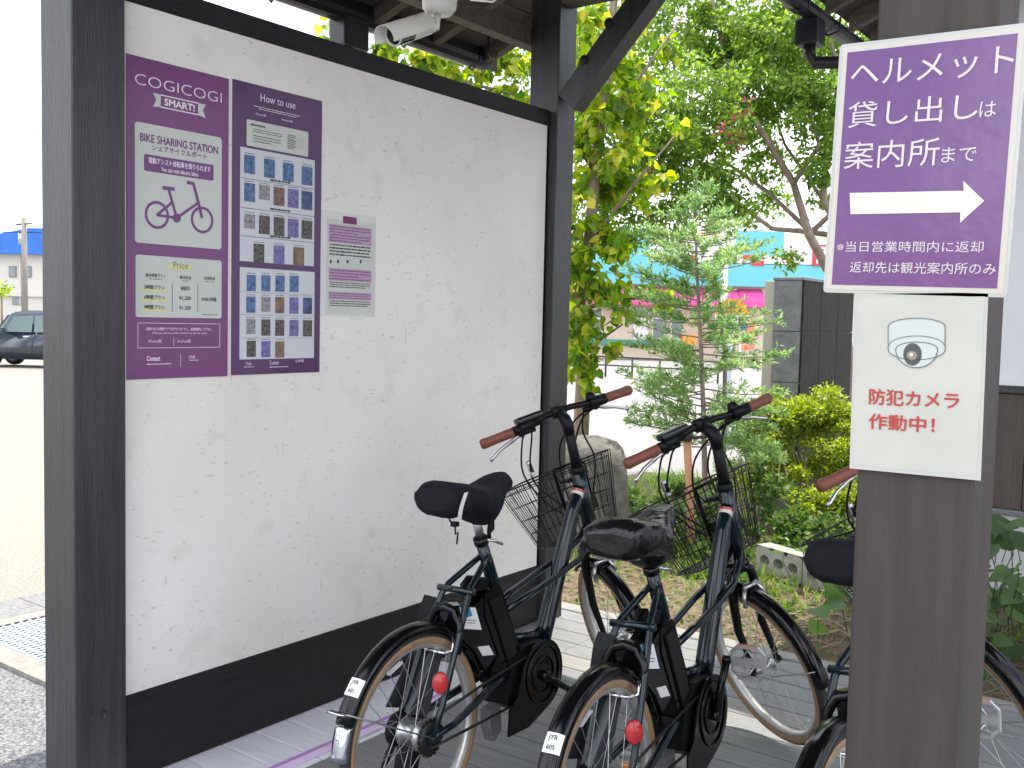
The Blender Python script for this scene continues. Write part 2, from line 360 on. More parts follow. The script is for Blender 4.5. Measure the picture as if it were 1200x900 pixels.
# ------------------------------------------------------------------ flat print helpers
class Board:
    """a flat board: u, v in metres on its plane; px positions of the print are read back on to that plane"""
    def __init__(s, name, origin, u, v, **kw):
        s.o = Vector(origin); s.u = Vector(u).normalized(); s.v = Vector(v).normalized(); s.n = s.u.cross(s.v)
        M = Matrix((s.u, s.v, s.n)).transposed().to_4x4(); M.translation = s.o
        s.e = empty(name, M=M, **kw); s.k = 0
    def uv(s, px, py):
        d = ray(px, py); tt = (s.o-EYE).dot(s.n)/d.dot(s.n); p = EYE+d*tt-s.o
        return p.dot(s.u), p.dot(s.v)
    def box(s, xl, xr, yt, yb):
        yc, xc = (yt+yb)/2, (xl+xr)/2
        return s.uv(xl, yc)[0], s.uv(xc, yb)[1], s.uv(xr, yc)[0], s.uv(xc, yt)[1]
    def rect(s, name, b, m_, lay=1, r=0., th=None, label=None):
        u0, v0, u1, v1 = b
        if r:
            P = []
            for cx, cy, a0 in ((u1-r, v1-r, 0), (u0+r, v1-r, 90), (u0+r, v0+r, 180), (u1-r, v0+r, 270)):
                for i in range(5):
                    a = R(a0+i*22.5); P.append((cx+r*math.cos(a), cy+r*math.sin(a)))
        else: P = [(u0, v0), (u1, v0), (u1, v1), (u0, v1)]
        z = lay*.0006
        mb = MB().prism(P, z-.0005 if th is None else z-th, z, 'z')
        return mb.build(name, m_, s.e, label=label)
    def poly(s, name, P, m_, lay=1):
        z = lay*.0006
        return MB().prism(P, z-.0005, z, 'z').build(name, m_, s.e)
    def text(s, txt, b, m_, lay=2, bold=0., name='lettering', label=None, keep=False):
        cu = bpy.data.curves.new('t', 'FONT'); cu.body = txt; cu.size = 1; cu.resolution_u = 3; cu.offset = min(bold, 0)
        o = bpy.data.objects.new('t', cu); COL.objects.link(o)
        dg = bpy.context.evaluated_depsgraph_get(); me = bpy.data.meshes.new_from_object(o.evaluated_get(dg))
        bpy.data.objects.remove(o); bpy.data.curves.remove(cu)
        n = len(me.vertices)
        if n == 0: return None
        a = np.empty(n*3); me.vertices.foreach_get('co', a); a = a.reshape(-1, 3)
        mn, mxx = a.min(0), a.max(0); u0, v0, u1, v1 = b
        sx = (u1-u0)/max(mxx[0]-mn[0], 1e-6); sy = (v1-v0)/max(mxx[1]-mn[1], 1e-6)
        a[:, 0] = u0+(a[:, 0]-mn[0])*sx; a[:, 1] = v0+(a[:, 1]-mn[1])*sy; a[:, 2] = lay*.0006
        me.vertices.foreach_set('co', a.ravel())
        if bold > 0:      # heavier strokes: copies shifted by a fraction of a millimetre
            bm = bmesh.new(); bm.from_mesh(me); g0 = bm.verts[:]+bm.edges[:]+bm.faces[:]; dd = bold*(v1-v0)*3
            for q_, (dx, dy) in enumerate(((-dd, 0), (dd, 0), (0, dd), (0, -dd))):
                g1 = bmesh.ops.duplicate(bm, geom=g0)['geom']
                bmesh.ops.translate(bm, vec=(dx, dy, .00003*(q_+1)), verts=[x_ for x_ in g1 if isinstance(x_, bmesh.types.BMVert)])
            bm.to_mesh(me); bm.free()
        me.materials.clear(); me.materials.append(m_); me.name = name
        me.update()
        return link(name, me, s.e, label=label)
    def lines(s, b, n, m_, lay=2, th=.35, seed=1):
        """rows of print too small to read"""
        r_ = random.Random(seed); u0, v0, u1, v1 = b; h = (v1-v0)/n; z = lay*.0006; mb = MB()
        for i in range(n):
            u = u0; y = v1-(i+.5)*h; e = u1-(u1-u0)*(r_.random()*.35 if i % 3 == 2 else .03*r_.random())
            while u < e:
                w_ = min(r_.uniform(.6, 2.2)*h, e-u); hh = h*th*r_.uniform(.35, .5)
                mb.add([(u, y-hh, z), (u+w_, y-hh, z), (u+w_, y+hh, z), (u, y+hh, z)], [(0, 1, 2, 3)]); u += w_+h*.22
        return mb.build('small_print', m_, s.e, kind='stuff')
M_pur = mat('purple_poster', (.145, .038, .150), .35, var=(.18, .048, .185), scale=3, coat=.3)
M_pur2 = mat('deep_purple_poster', (.070, .022, .095), .3, var=(.092, .028, .12), scale=3, coat=.3)
M_card = mat('pale_card', (.56, .58, .55), .5, var=(.51, .535, .51), scale=4)
M_paper = mat('poster_white', (.56, .58, .63), .5)
M_txtp = mat('purple_ink', (.17, .06, .20), .5)
M_txtk = mat('dark_ink', (.03, .035, .04), .5)
M_txtw = mat('pale_ink', (.78, .70, .80), .5)
M_yel = mat('yellow_highlight', (.62, .62, .30), .5)
M_grn = mat('green_ink', (.20, .24, .06), .5)
M_pink = mat('pink_highlight', (.44, .29, .43), .5)
wallx = WX+.001
A1 = Board('station_poster', (wallx+.003, 1.97, 1.29), (0, 1, 0), (0, 0, 1), label='purple bike sharing poster with a bicycle pictogram and price card, left of the pair', cat='poster')
A1.rect('sheet', (1.781-1.97, -.003, 2.160-1.97, .993), M_pur, 0, th=.0025)
A1.text('COGICOGI', A1.box(157.5, 261, 85.5, 122) if False else (A1.uv(157.8, 93)[0], A1.uv(207, 109)[1], A1.uv(259.6, 115)[0], A1.uv(207, 96.8)[1]), M_txtw, 2, bold=-.014)
rb = A1.box(188, 232, 116, 130)
A1.rect('ribbon_edge', (rb[0], rb[3]-.002, rb[2], rb[3]+.0015), M_txtw, 2); A1.rect('ribbon_edge', (rb[0], rb[1]-.0015, rb[2], rb[1]+.002), M_txtw, 2)
h_ = (rb[3]-rb[1])
e0 = A1.uv(179, 117)[0]; e1 = A1.uv(241, 130)[0]
A1.poly('ribbon_end', [(rb[0], rb[1]), (rb[0], rb[3]), (e0, rb[3]+.002), (e0+.012, (rb[1]+rb[3])/2), (e0, rb[1]-.004)], M_card, 2)
A1.poly('ribbon_end', [(rb[2], rb[1]), (rb[2], rb[3]), (e1, rb[3]+.0), (e1-.012, (rb[1]+rb[3])/2), (e1, rb[1]-.006)], M_card, 2)
A1.text('SMART!', (rb[0]+.014, rb[1]+h_*.22, rb[2]-.014, rb[3]-h_*.22), M_txtw, 2, bold=.015)
A1c = (A1.uv(158, 215)[0], A1.uv(158.8, 284)[1], A1.uv(259.6, 220)[0], A1.uv(158, 142)[1])
A1.rect('card', A1c, M_card, 1, r=.01)
A1.text('BIKE SHARING STATION', (A1.uv(164, 160)[0], A1.uv(209.5, 172.8)[1], A1.uv(255, 176)[0], A1.uv(209.5, 163.8)[1]), M_txtp, 2, bold=.012)
A1.text('シェアサイクルポート', (A1.uv(178, 172)[0], A1.uv(209, 181.2)[1], A1.uv(242, 182)[0], A1.uv(209, 174.3)[1]), M_txtp, 2, bold=.008)
bb = (A1.uv(168.5, 185)[0], A1.uv(209, 206)[1], A1.uv(250, 195)[0], A1.uv(209, 183.8)[1]-.008)
A1.rect('banner', bb, M_txtp, 2, r=.006)
bh = bb[3]-bb[1]
A1.text('電動アシスト自転車を借りられます', (bb[0]+.016, bb[1]+bh*.50, bb[2]-.012, bb[3]-bh*.14), M_txtw, 3, bold=.006)
A1.text('You can rent electric bikes', (bb[0]+.06, bb[1]+bh*.12, bb[2]-.06, bb[3]-bh*.62), M_txtw, 3, bold=.006)
# pictogram
SK = [0]
def stroke(bd, pts, wd, m_, lay=2, closed=False, name='pictogram'):
    mb = MB(); k = len(pts); SK[0] = (SK[0]+1) % 9
    for i in range(k if closed else k-1):
        a, b_ = Vector(pts[i]), Vector(pts[(i+1) % k]); d = (b_-a)
        if d.length < 1e-6: continue
        d.normalize(); n = Vector((-d.y, d.x))*wd/2; a = a-d*wd*.15; b_ = b_+d*wd*.15
        z = lay*.0006+SK[0]*.00006+(i % 3)*.00002
        mb.add([(*(a-n), z), (*(b_-n), z), (*(b_+n), z), (*(a+n), z)], [(0, 1, 2, 3)])
    return mb
def pz(x, y): return A1.uv(150+x/6.425, 150+y/6.425)
pic = MB()
def addm(a, b_): a.add(b_.v, b_.f)
def ring(bd, c, q, wd):
    ru = q; return stroke(bd, [(c[0]+ru*math.cos(i*math.pi/16), c[1]+ru*math.sin(i*math.pi/16)) for i in range(32)], wd, None, closed=True)
c1 = pz(217, 655); c2 = pz(557, 692); rr = (pz(217, 560)[1]-c1[1])
addm(pic, ring(A1, c1, rr, .009)); addm(pic, ring(A1, c2, rr, .009))
bbk = pz(365, 677)
addm(pic, stroke(A1, [bbk, pz(300, 445)], .010, None)); addm(pic, stroke(A1, [pz(262, 450), pz(345, 460)], .012, None))
addm(pic, stroke(A1, [c1, bbk, pz(530, 562)], .009, None)); addm(pic, stroke(A1, [c1, pz(330, 560)], .009, None))
addm(pic, stroke(A1, [pz(445, 410), pz(490, 418), pz(530, 570), pz(555, 675)], .011, None))
addm(pic, stroke(A1, [(bbk[0]+.009*math.cos(i*.4), bbk[1]+.009*math.sin(i*.4)) for i in range(16)], .012, None, closed=True))
pic.build('pictogram', M_txtp, A1.e)
def p2(x, y): return A1.uv(130+x/4.093, 240+y/4.093)
def bx2(x0, y0, x1, y1, f=p2):       # box from left/right and top/bottom read at its middle
    ym, xm = (y0+y1)/2, (x0+x1)/2
    return (f(x0, ym)[0], f(xm, y1)[1], f(x1, ym)[0], f(xm, y0)[1])
A1.rect('card', (p2(118, 400)[0], p2(118, 538)[1], p2(530, 400)[0], p2(118, 238)[1]), M_card, 1, r=.008)
A1.rect('highlight', bx2(277, 288, 385, 312), M_yel, 2); A1.text('Price', bx2(298, 275, 368, 306), M_grn, 3)
A1.text('基本時間プラン', bx2(165, 330, 261, 348), M_txtk, 2, bold=.006); A1.text('基本料金', bx2(330, 340, 385, 357), M_txtk, 2, bold=.006); A1.text('延長料金', bx2(446, 345, 499, 361), M_txtk, 2, bold=.006)
A1.lines(bx2(182, 352, 243, 361), 1, M_txtk); A1.lines(bx2(340, 361, 373, 369), 1, M_txtk); A1.lines(bx2(450, 366, 495, 373), 1, M_txtk)
for i, (tx, pr_, yy) in enumerate((('3時間プラン', '¥800', 397), ('6時間プラン', '¥1,200', 445), ('9時間プラン', '¥1,500', 492))):
    A1.rect('highlight', bx2(140, yy+3, 271, yy+18), M_yel, 2); A1.text(tx, bx2(158, yy-12, 256, yy+9), M_txtk, 3, bold=.006)
    A1.text(pr_, bx2(333 if i == 0 else 327, yy-7, 376 if i == 0 else 382, yy+14), M_txtk, 2, bold=.006)
A1.text('¥300/1時間', bx2(433, 443, 504, 463), M_txtk, 2, bold=.006)
for x in (293, 416): A1.rect('rule', bx2(x-1, 378, x+1, 512), M_txtk, 2)
A1.lines(bx2(437, 523, 512, 532), 1, M_txtk)
ob = bx2(128, 568, 523, 686)
for q in ((ob[0], ob[1], ob[2], ob[1]+.0015), (ob[0], ob[3]-.0015, ob[2], ob[3]), (ob[0], ob[1], ob[0]+.0015, ob[3]), (ob[2]-.0015, ob[1], ob[2], ob[3])): A1.rect('outline', q, M_txtw, 1)
A1.text('利用するには専用アプリをダウンロードし、会員登録をして下さい。', bx2(168, 589, 484, 603), M_txtw, 2, bold=.006)
A1.text('When you start to use bike, download the app and register', bx2(196, 610, 462, 622), M_txtw, 2)
A1.text('iPhone版', bx2(178, 645, 242, 662), M_txtw, 2); A1.text('Android版', bx2(318, 645, 382, 662), M_txtw, 2)
A1.rect('rule', bx2(300, 635, 301.5, 675), M_txtw, 2)
A1.text('Contact', bx2(171, 725, 235, 748), M_txtw, 2, bold=.01); A1.lines(bx2(171, 757, 290, 770), 1, M_txtw)
A1.rect('rule', bx2(333, 718, 334.5, 778), M_txtw, 2)
A1.text('LINE', bx2(372, 723, 402, 736), M_txtw, 2, bold=.006); A1.lines(bx2(376, 740, 420, 750), 1, M_txtw)

A2 = Board('how_to_use_poster', (wallx+.003, 2.378, 1.289), (0, 1, 0), (0, 0, 1), label='purple poster with a grid of small phone pictures, right of the pair', cat='poster')
A2.rect('sheet', (2.176-2.378, 0, 2.577-2.378, .998), M_pur2, 0, th=.0025)
def p5(x, y): return A2.uv(275+x/8.57, 95+y/8.57)
def q5(x0, y0, x1, y1): return bx2(x0, y0, x1, y1, p5)
A2.text('How to use', q5(258, 168, 608, 242), M_txtw, 2)
A2.lines(q5(190, 290, 655, 312), 1, M_txtw); A2.lines(q5(240, 312, 620, 332), 1, M_txtw)
A2.text('iPhone版', q5(210, 325, 315, 350), M_txtw, 2); A2.text('Android版', q5(470, 383, 580, 408), M_txtw, 2)
A2.rect('card', (p5(120, 500)[0], p5(120, 645)[1], p5(738, 600)[0], p5(120, 380)[1]), M_card, 1, r=.006)
A2.lines(q5(160, 438, 310, 462), 1, M_txtk, th=.8); A2.lines(q5(185, 500, 480, 545), 2, M_txtk); A2.lines(q5(185, 560, 460, 640), 3, M_txtk)
for yy in (497, 575): A2.rect('bullet', q5(150, yy-10, 170, yy+22), M_yel, 2)
A2.lines(q5(528, 540, 615, 690), 9, M_txtk, th=.5, seed=5); A2.lines(q5(625, 570, 700, 690), 8, mat('grey_ink', (.35, .35, .35), .5), th=.3, seed=6)
def p6(x, y): return A2.uv(275+x/6.43, 180+y/6.43)
def pb(x, y): return A2.uv(130+x/4.093, 240+y/4.093)
A2.rect('panel', (p6(40, 400)[0], p6(40, 808)[1], p6(600, 400)[0], p5(45, 655)[1]), M_paper, 1)
A2.rect('panel', (pb(617, 500)[0], pb(617, 742)[1], pb(975, 500)[0], pb(617, 298)[1]), M_paper, 1)
TH = [mat('phone_blue_picture', (.03, .06, .17), .4, var=(.12, .22, .42), scale=60), mat('phone_dark_picture', (.02, .02, .024), .4, var=(.16, .145, .13), scale=110, detail=2),
      mat('phone_violet_picture', (.04, .06, .24), .4, var=(.26, .20, .42), scale=70), mat('phone_grey_picture', (.12, .12, .13), .4, var=(.36, .36, .38), scale=90), mat('hand_picture', (.28, .16, .10), .4, var=(.07, .07, .07), scale=35),
      mat('deep_blue_picture', (.02, .03, .07), .4, var=(.10, .14, .30), scale=30)]
rows6 = [([70, 220, 362, 503], 12, 22, [0, 0, 0, 0]), ([70, 182, 292, 398, 502], 222, 10, [0, 3, 4, 2, 5]), ([70, 182, 292, 398, 502], 455, 8, [3, 1, 1, 2, 1]), ([140, 292, 440], 680, 6, [1, 2, 4])]
for xs, y0, dy, ty in rows6:
    for x, tt in zip(xs, ty):
        yo = y0+dy*(x-xs[0])/110 if dy > 20 else y0+dy*(x-xs[0])/70
        A2.rect('picture', q5(0, 0, 0, 0) if False else bx2(x, yo, x+82, yo+(140 if tt != 3 else 110), p6), TH[tt], 2)
        A2.lines(bx2(x+4, yo-19, x+80, yo-6, p6), 1, M_txtk, th=.4, seed=int(x))
for (yl, yr) in ((186, 262), (412, 468), (622, 668)):
    for q in range(8):
        xa = 45+q*68.5; ya = yl+(yr-yl)*(q+.5)/8
    u0 = p6(45, yl)[0]; u1 = p6(598, yr)[0]; v = p6(322, (yl+yr)/2)[1]
    A2.rect('rule', (u0, v-.0008, u1, v+.0008), M_txtk, 2)
    A2.lines((u0+(u1-u0)*.38, v+.003, u0+(u1-u0)*.66, v+.013), 1, M_txtk, th=.7)
rowsb = [([650, 720, 788, 856], 336, [0, 0, 0, 0]), ([648, 720, 787, 855, 920], 440, [0, 3, 4, 2, 5]), ([648, 720, 787, 855, 920], 548, [3, 1, 1, 2, 1]), ([650, 720, 787], 652, [1, 2, 4])]
for xs, y0, ty in rowsb:
    for x, tt in zip(xs, ty):
        yo = y0+.02*(x-648)
        A2.rect('picture', bx2(x, yo, x+44, yo+(78 if tt != 3 else 72), pb), TH[tt], 2)
        A2.lines(bx2(x+2, yo-12, x+42, yo-4, pb), 1, M_txtk, th=.4, seed=int(x))
for yy in (424, 530, 638): A2.rect('rule', bx2(619, yy, 973, yy+1.2, pb), M_txtk, 2)
A2.text('Visit', bx2(645, 753, 673, 769, pb), M_txtw, 2); A2.text('Contact', bx2(760, 747, 804, 766, pb), M_txtw, 2); A2.lines(bx2(760, 772, 850, 782, pb), 1, M_txtw); A2.lines(bx2(637, 773, 685, 782, pb), 1, M_txtw)
A2.text('LINE', bx2(886, 742, 925, 754, pb), M_txtw, 2)

A3 = Board('paper_notice', (wallx+.001, 2.70, 1.49), (0, 1, 0), (0, 0, 1), label='small white paper notice with purple bands in a clear sleeve beside the posters', cat='notice')
def p8(x, y): return A3.uv(370+x/6.425, 240+y/6.425)
def q8(x0, y0, x1, y1): return bx2(x0, y0, x1, y1, p8)
A3.rect('clear_sleeve', (p8(35, 450)[0], p8(240, 838)[1], p8(450, 450)[0], p8(240, 65)[1]), mat('clear_plastic_sleeve', (.62, .62, .60), .15, coat=1), 0, th=.0008)
A3.rect('sheet', (p8(80, 450)[0], p8(240, 822)[1], p8(440, 450)[0], p8(240, 120)[1]), M_card, 1)
A3.rect('header_mark', q8(205, 90, 307, 145), mat('maroon_print', (.16, .03, .12), .5), 2)
for (a, b_, n) in ((160, 295, 6), (485, 578, 4), (660, 715, 3)):
    A3.rect('band', q8(97, a, 418, b_), M_pink, 2); A3.lines(q8(102, a+4, 410, b_-4), n, M_txtp, 3, th=.4, seed=a)
for (a, b_, n) in ((300, 395, 4), (583, 630, 3), (720, 770, 3)): A3.lines(q8(102, a, 415, b_), n, M_txtk, 2, th=.5, seed=a)
for x in (105, 160, 232, 330): A3.rect('symbol', q8(x, 415, x+14, 440), M_txtk, 2)

# signs on the right hand post
ang = R(-1.5)
SU = Vector((math.cos(ang), 0, math.sin(ang))); SV = Vector((-math.sin(ang), 0, math.cos(ang)))
M_sgn = mat('violet_sign_print', (.135, .044, .185), .2, var=(.16, .055, .21), scale=4, coat=1, bump=.55, bscale=10)
M_sgw = mat('sign_cream', (.56, .53, .47), .3, coat=.6, bump=.3, bscale=8)
M_lam = mat('laminate_film', (.50, .50, .47), .12, coat=1, bump=.3, bscale=9)
B1 = Board('helmet_sign', (-.4165, 1.566, 1.742), SU, SV, label='purple laminated sign with white Japanese writing and a right pointing arrow', cat='sign')
q = .125, .188
B1.rect('laminate', (-.1335, -.191, .1315, .191), M_lam, 0, r=.006, th=.0012)
B1.rect('border', (-.1285, -.186, .1265, .186), M_sgw, 1)
def s3(x, y): return B1.uv(960+x/2.8125, 30+y/2.8125)
c_ = [s3(103, 92), s3(675, 28), s3(606, 858), s3(42, 845)]
B1.rect('field', (-.1205, -.1785, .1180, .1775), M_sgn, 2)
M_sgt = mat('sign_lettering', (.66, .57, .60), .3, coat=.5)
def stx(txt, x0, yl, x1, yr, h0, h1, bold=.0, m_=M_sgt):     # left x, top-left y, right x, top-right y, left height, right height
    a = s3(x0, yl+h0); b_ = s3(x1, yr+h1); c = s3(x0, yl); d = s3(x1, yr)
    return B1.text(txt, (min(a[0], c[0])/2+max(a[0], c[0])/2, (a[1]+b_[1])/2, (b_[0]+d[0])/2, (c[1]+d[1])/2), m_, 4, bold=bold)
stx('ヘルメット', 107, 112, 643, 75, 84, 95, 0)
stx('貸し出し', 97, 248, 525, 228, 86, 86, 0); stx('は', 530, 252, 585, 248, 50, 52, 0)
stx('案内所', 85, 388, 398, 366, 86, 96, 0); stx('まで', 405, 405, 520, 395, 46, 54, 0)
ar = [(102, 552), (478, 545), (476, 512), (545, 578), (466, 650), (466, 616), (105, 622)]
B1.poly('arrow', [s3(*p) for p in ar], mat('arrow_cream', (.72, .72, .60), .25, coat=.7, bump=.3, bscale=12), 4)
stx('※当日営業時間内に返却', 60, 712, 543, 710, 34, 38, 0); stx('返却先は観光案内所のみ', 103, 778, 584, 782, 38, 38, 0)
B2 = Board('camera_notice', (-.4065, 1.566, 1.418), (1, 0, 0.012), (-.012, 0, 1), label='white laminated notice with a dome camera drawing and red writing on the near post', cat='sign')
M_not = mat('notice_cream', (.54, .535, .475), .22, var=(.48, .48, .43), scale=6, coat=.6, bump=.3, bscale=9)
B2.rect('laminate', (-.0965, -.1365, .0935, .1355), M_lam, 0, th=.0012)
B2.rect('paper', (-.0915, -.1305, .0890, .1300), M_not, 1)
def s4(x, y): return B2.uv(960+x/3.333, 330+y/3.333)
M_nred = mat('red_ink', (.42, .045, .035), .4)
def nt_(txt, x0, yl, x1, yr, h):
    a = s4(x0, yl); d = s4(x1, yr); B2.text(txt, (a[0], (s4(x0, yl+h)[1]+s4(x1, yr+h)[1])/2, d[0], (a[1]+d[1])/2), M_nred, 3, bold=.007)
nt_('防犯カメラ', 198, 422, 548, 430, 62); nt_('作動中！', 197, 518, 452, 527, 60)
Mgl = mat('grey_line_drawing', (.10, .11, .11), .4); Mgf = mat('drawing_grey_fill', (.52, .57, .54), .35); Mgd = mat('drawing_dark_fill', (.07, .08, .08), .35)
def ell(cx, cy, a, b_, a0=0, a1=360, n=24): return [s4(cx+a*math.cos(R(a0+(a1-a0)*i/n)), cy+b_*math.sin(R(a0+(a1-a0)*i/n))) for i in range(n+1)]
body = ell(382, 176, 111, 33, 180, 360)+ell(382, 265, 111, 40, 0, 180)
B2.poly('drawing', body, Mgf, 2)
o_ = stroke(B2, body, .0011, None, 4, closed=True); addm(o_, stroke(B2, ell(382, 250, 108, 38, 180, 360), .0009, None, 4))
B2.poly('drawing', ell(382, 262, 80, 26, 180, 360)+ell(382, 262, 82, 74, 0, 180), Mgf, 3); addm(o_, stroke(B2, ell(382, 262, 80, 26, 180, 360)+ell(382, 262, 82, 74, 0, 180), .0011, None, 4, closed=True))
o_.build('drawing_lines', Mgl, B2.e)
B2.poly('drawing', ell(366, 284, 36, 44), Mgd, 4); B2.poly('drawing', ell(364, 288, 20, 17), mat('drawing_mid', (.3, .24, .18), .3), 5); B2.poly('drawing', ell(362, 285, 7, 7, n=10), M_white, 6)

# ------------------------------------------------------------------ security camera
cb = at(515, 8, 4.02)
sc_ = empty('security_camera', (cb.x, cb.y, 2.935), label='white bullet security camera on a round base under the roof', cat='security camera')
M_cw = mat('white_camera_plastic', (.66, .65, .61), .35)
z0 = cb.z-2.935
MB().lathe([(0, z0-.03), (.050, z0-.03), (.068, z0-.008), (.070, z0+.02), (.074, z0+.035), (.074, z0+.10), (0, z0+.10)], (0, 0, 0), 'z', 28).box((-.05, -.05, z0+.10), (.05, .05, 0)).build('base', M_cw, sc_)
pv = at(492, 28, 4.02)-Vector((cb.x, cb.y, 2.935))
pv0 = at(513, 18, 4.02)-Vector((cb.x, cb.y, 2.935))
pj = at(511, 34, 4.0)-Vector((cb.x, cb.y, 2.935))
MB().tube([pv0, pj], .014, 10).tube([pj, at(500, 32, 4.0)-sc_.location], .014, 8).build('arm', M_cw, sc_)
a_ = at(503, 28, 4.03)-sc_.location; b_ = at(460, 42, 3.86)-sc_.location
d_ = (b_-a_).normalized(); q_ = d_.to_track_quat('Z', 'Y').to_matrix().to_4x4(); q_.translation = a_; L_ = (b_-a_).length
cyl = MB().lathe([(0, -.01), (.030, -.01), (.040, .01), (.042, L_*.5), (.042, L_), (.036, L_), (.036, L_-.012), (0, L_-.012)], (0, 0, 0), 'z', 20, M=q_); cyl.build('body', M_cw, sc_)
lens = MB().lathe([(0, L_-.008), (.034, L_-.008), (.034, L_-.011)], (0, 0, 0), 'z', 20, M=q_).lathe([(0, L_-.002), (.014, L_-.003), (.014, L_-.01)], (0, 0, 0), 'z', 14, M=q_); lens.build('lens', M_black, sc_)
hood = MB().lathe([(.049, L_*.1), (.050, L_*1.22), (.047, L_*1.22), (.046, L_*.1)], (0, 0, 0), 'z', 16, a0=R(-20), a1=R(200), M=q_ @ Matrix.Rotation(R(90), 4, 'Z') @ Matrix.Rotation(R(-90), 4, 'Z')); hood.build('sun_hood', M_cw, sc_)
MB().lathe([(.043, L_*.6), (.0432, L_*.98)], (0, 0, 0), 'z', 16, M=q_).build('dark_band', M_black, sc_)
MB().tube([(0.02, 0, -.02), (.12, .05, z0+.02), (.2, .09, z0+.01), (.26, .12, z0+.06), (.28, .14, -.0)], .0045, 6).build('cable', M_white, sc_)

# ------------------------------------------------------------------ bicycles
WR, WB, HX, HZ, HA = .294, 1.129, .922, .959, 1.21
AX = Vector((-math.cos(HA), 0, math.sin(HA)))
def steer_m(a):
    o = Vector((HX, 0, HZ)); return Matrix.Translation(o) @ Matrix.Rotation(a, 4, AX) @ Matrix.Translation(-o)
def hp(z): return HX-(z-HZ)*math.cos(HA)/math.sin(HA)      # steering axis x at height z
def arc(cx, cz, r, a0, a1, n, y=0): return [(cx+r*math.cos(R(a0+(a1-a0)*i/n)), y, cz+r*math.sin(R(a0+(a1-a0)*i/n))) for i in range(n+1)]
SHARED = {}
def shared(key, fn):
    if key not in SHARED: SHARED[key] = fn()
    return SHARED[key]
def wheel(root, M, hub_w, rear):
    """wheel as a part (its tyre) with rim, sidewalls, hub and spokes as pieces; M places its axle"""
    def tyre():
        pr = []
        for i in range(13):
            a = R(-125+250*i/12); pr.append((WR-.021+.021*math.cos(a), .0205*math.sin(a)))
        return MB().lathe(pr, (0, 0, 0), 'y', 72).mesh('tyre', M_tyre)
    def wall():
        mb = MB()
        for s_ in (1, -1): mb.lathe([(.2785, s_*.0205), (.276, s_*.0216), (.271, s_*.0218), (.265, s_*.0207), (.2575, s_*.0160)], (0, 0, 0), 'y', 72)
        return mb.mesh('sidewall', M_tan)
    def rim():
        return MB().lathe([(.260, -.0165), (.260, .0165), (.249, .0145), (.243, .006), (.243, -.006), (.249, -.0145), (.260, -.0165)], (0, 0, 0), 'y', 72).mesh('rim', M_rim)
    def spoke():
        return MB().tube([(.0, 0, .0), (0, 0, 1)], .0011, 5, cap=False).mesh('spoke', M_alu)
    t = link('wheel', shared('tyre', tyre), root, M=M)
    link('sidewall', shared('wall', wall), t); link('rim', shared('rim', rim), t)
    hw = hub_w
    if rear:
        hb = MB().lathe([(0, -hw-.012), (.007, -hw-.012), (.008, -hw), (.014, -hw), (.02, -hw+.004), (.044, -.036), (.047, -.03), (.026, -.026), (.026, .026), (.042, .03), (.042, .034), (.018, .04), (.012, hw), (.007, hw), (.007, hw+.012), (0, hw+.012)], (0, 0, 0), 'y', 20)
    else:
        hb = MB().lathe([(0, -hw-.01), (.006, -hw-.01), (.006, -hw+.006), (.012, -hw+.008), (.028, -.026), (.028, -.023), (.015, -.018), (.015, .018), (.028, .023), (.028, .026), (.012, hw-.008), (.006, hw), (.006, hw+.01), (0, hw+.01)], (0, 0, 0), 'y', 18)
    link('hub', shared('hub%d' % rear, lambda: hb.mesh('hub', M_alu)), t)
    sm = shared('spoke', spoke)
    N = 28; fr = .040 if rear else .026
    for i in range(N):
        s_ = 1 if i % 2 else -1; a = 2*math.pi*i/N; cr = R(62)*(1 if (i//2) % 2 else -1)
        p0 = Vector((fr*math.cos(a+cr), s_*.030, fr*math.sin(a+cr))); p1 = Vector((.243*math.cos(a), s_*.003, .243*math.sin(a)))
        d = p1-p0; mm = Matrix.Translation(p0) @ d.to_track_quat('Z', 'Y').to_matrix().to_4x4() @ Matrix.Diagonal((1, 1, d.length, 1))
        link('spoke', sm, t, M=mm)
    MB().box((-.243*.0+.222, -.006, -.03), (.228, .006, .03)).build('spoke_reflector', mat('clear_reflector', (.6, .6, .6), .2, coat=1), t, M=Matrix.Rotation(R(118 if not rear else 250), 4, 'Y'))
    return t
def fender(cx, cz, a0, a1, r=.316, wd=.029, n=26, m_=None):
    pr = [(-wd, r-.020), (-wd*.98, r-.010), (-wd*.75, r-.001), (-wd*.3, r+.005), (wd*.3, r+.005), (wd*.75, r-.001), (wd*.98, r-.010), (wd, r-.020)]
    vs = []; fs = []
    for i in range(n+1):
        a = R(a0+(a1-a0)*i/n)
        for y, q_ in pr: vs.append((cx+q_*math.cos(a), y, cz+q_*math.sin(a)))
        for y, q_ in pr[::-1]: vs.append((cx+(q_-.002)*math.cos(a), y*.97, cz+(q_-.002)*math.sin(a)))
    k = len(pr)*2
    for i in range(n):
        for j in range(k): fs.append((i*k+j, i*k+(j+1) % k, (i+1)*k+(j+1) % k, (i+1)*k+j))
    fs.append(tuple(range(k))); fs.append(tuple(n*k+j for j in range(k)))
    return MB().add(vs, fs, 0, True)
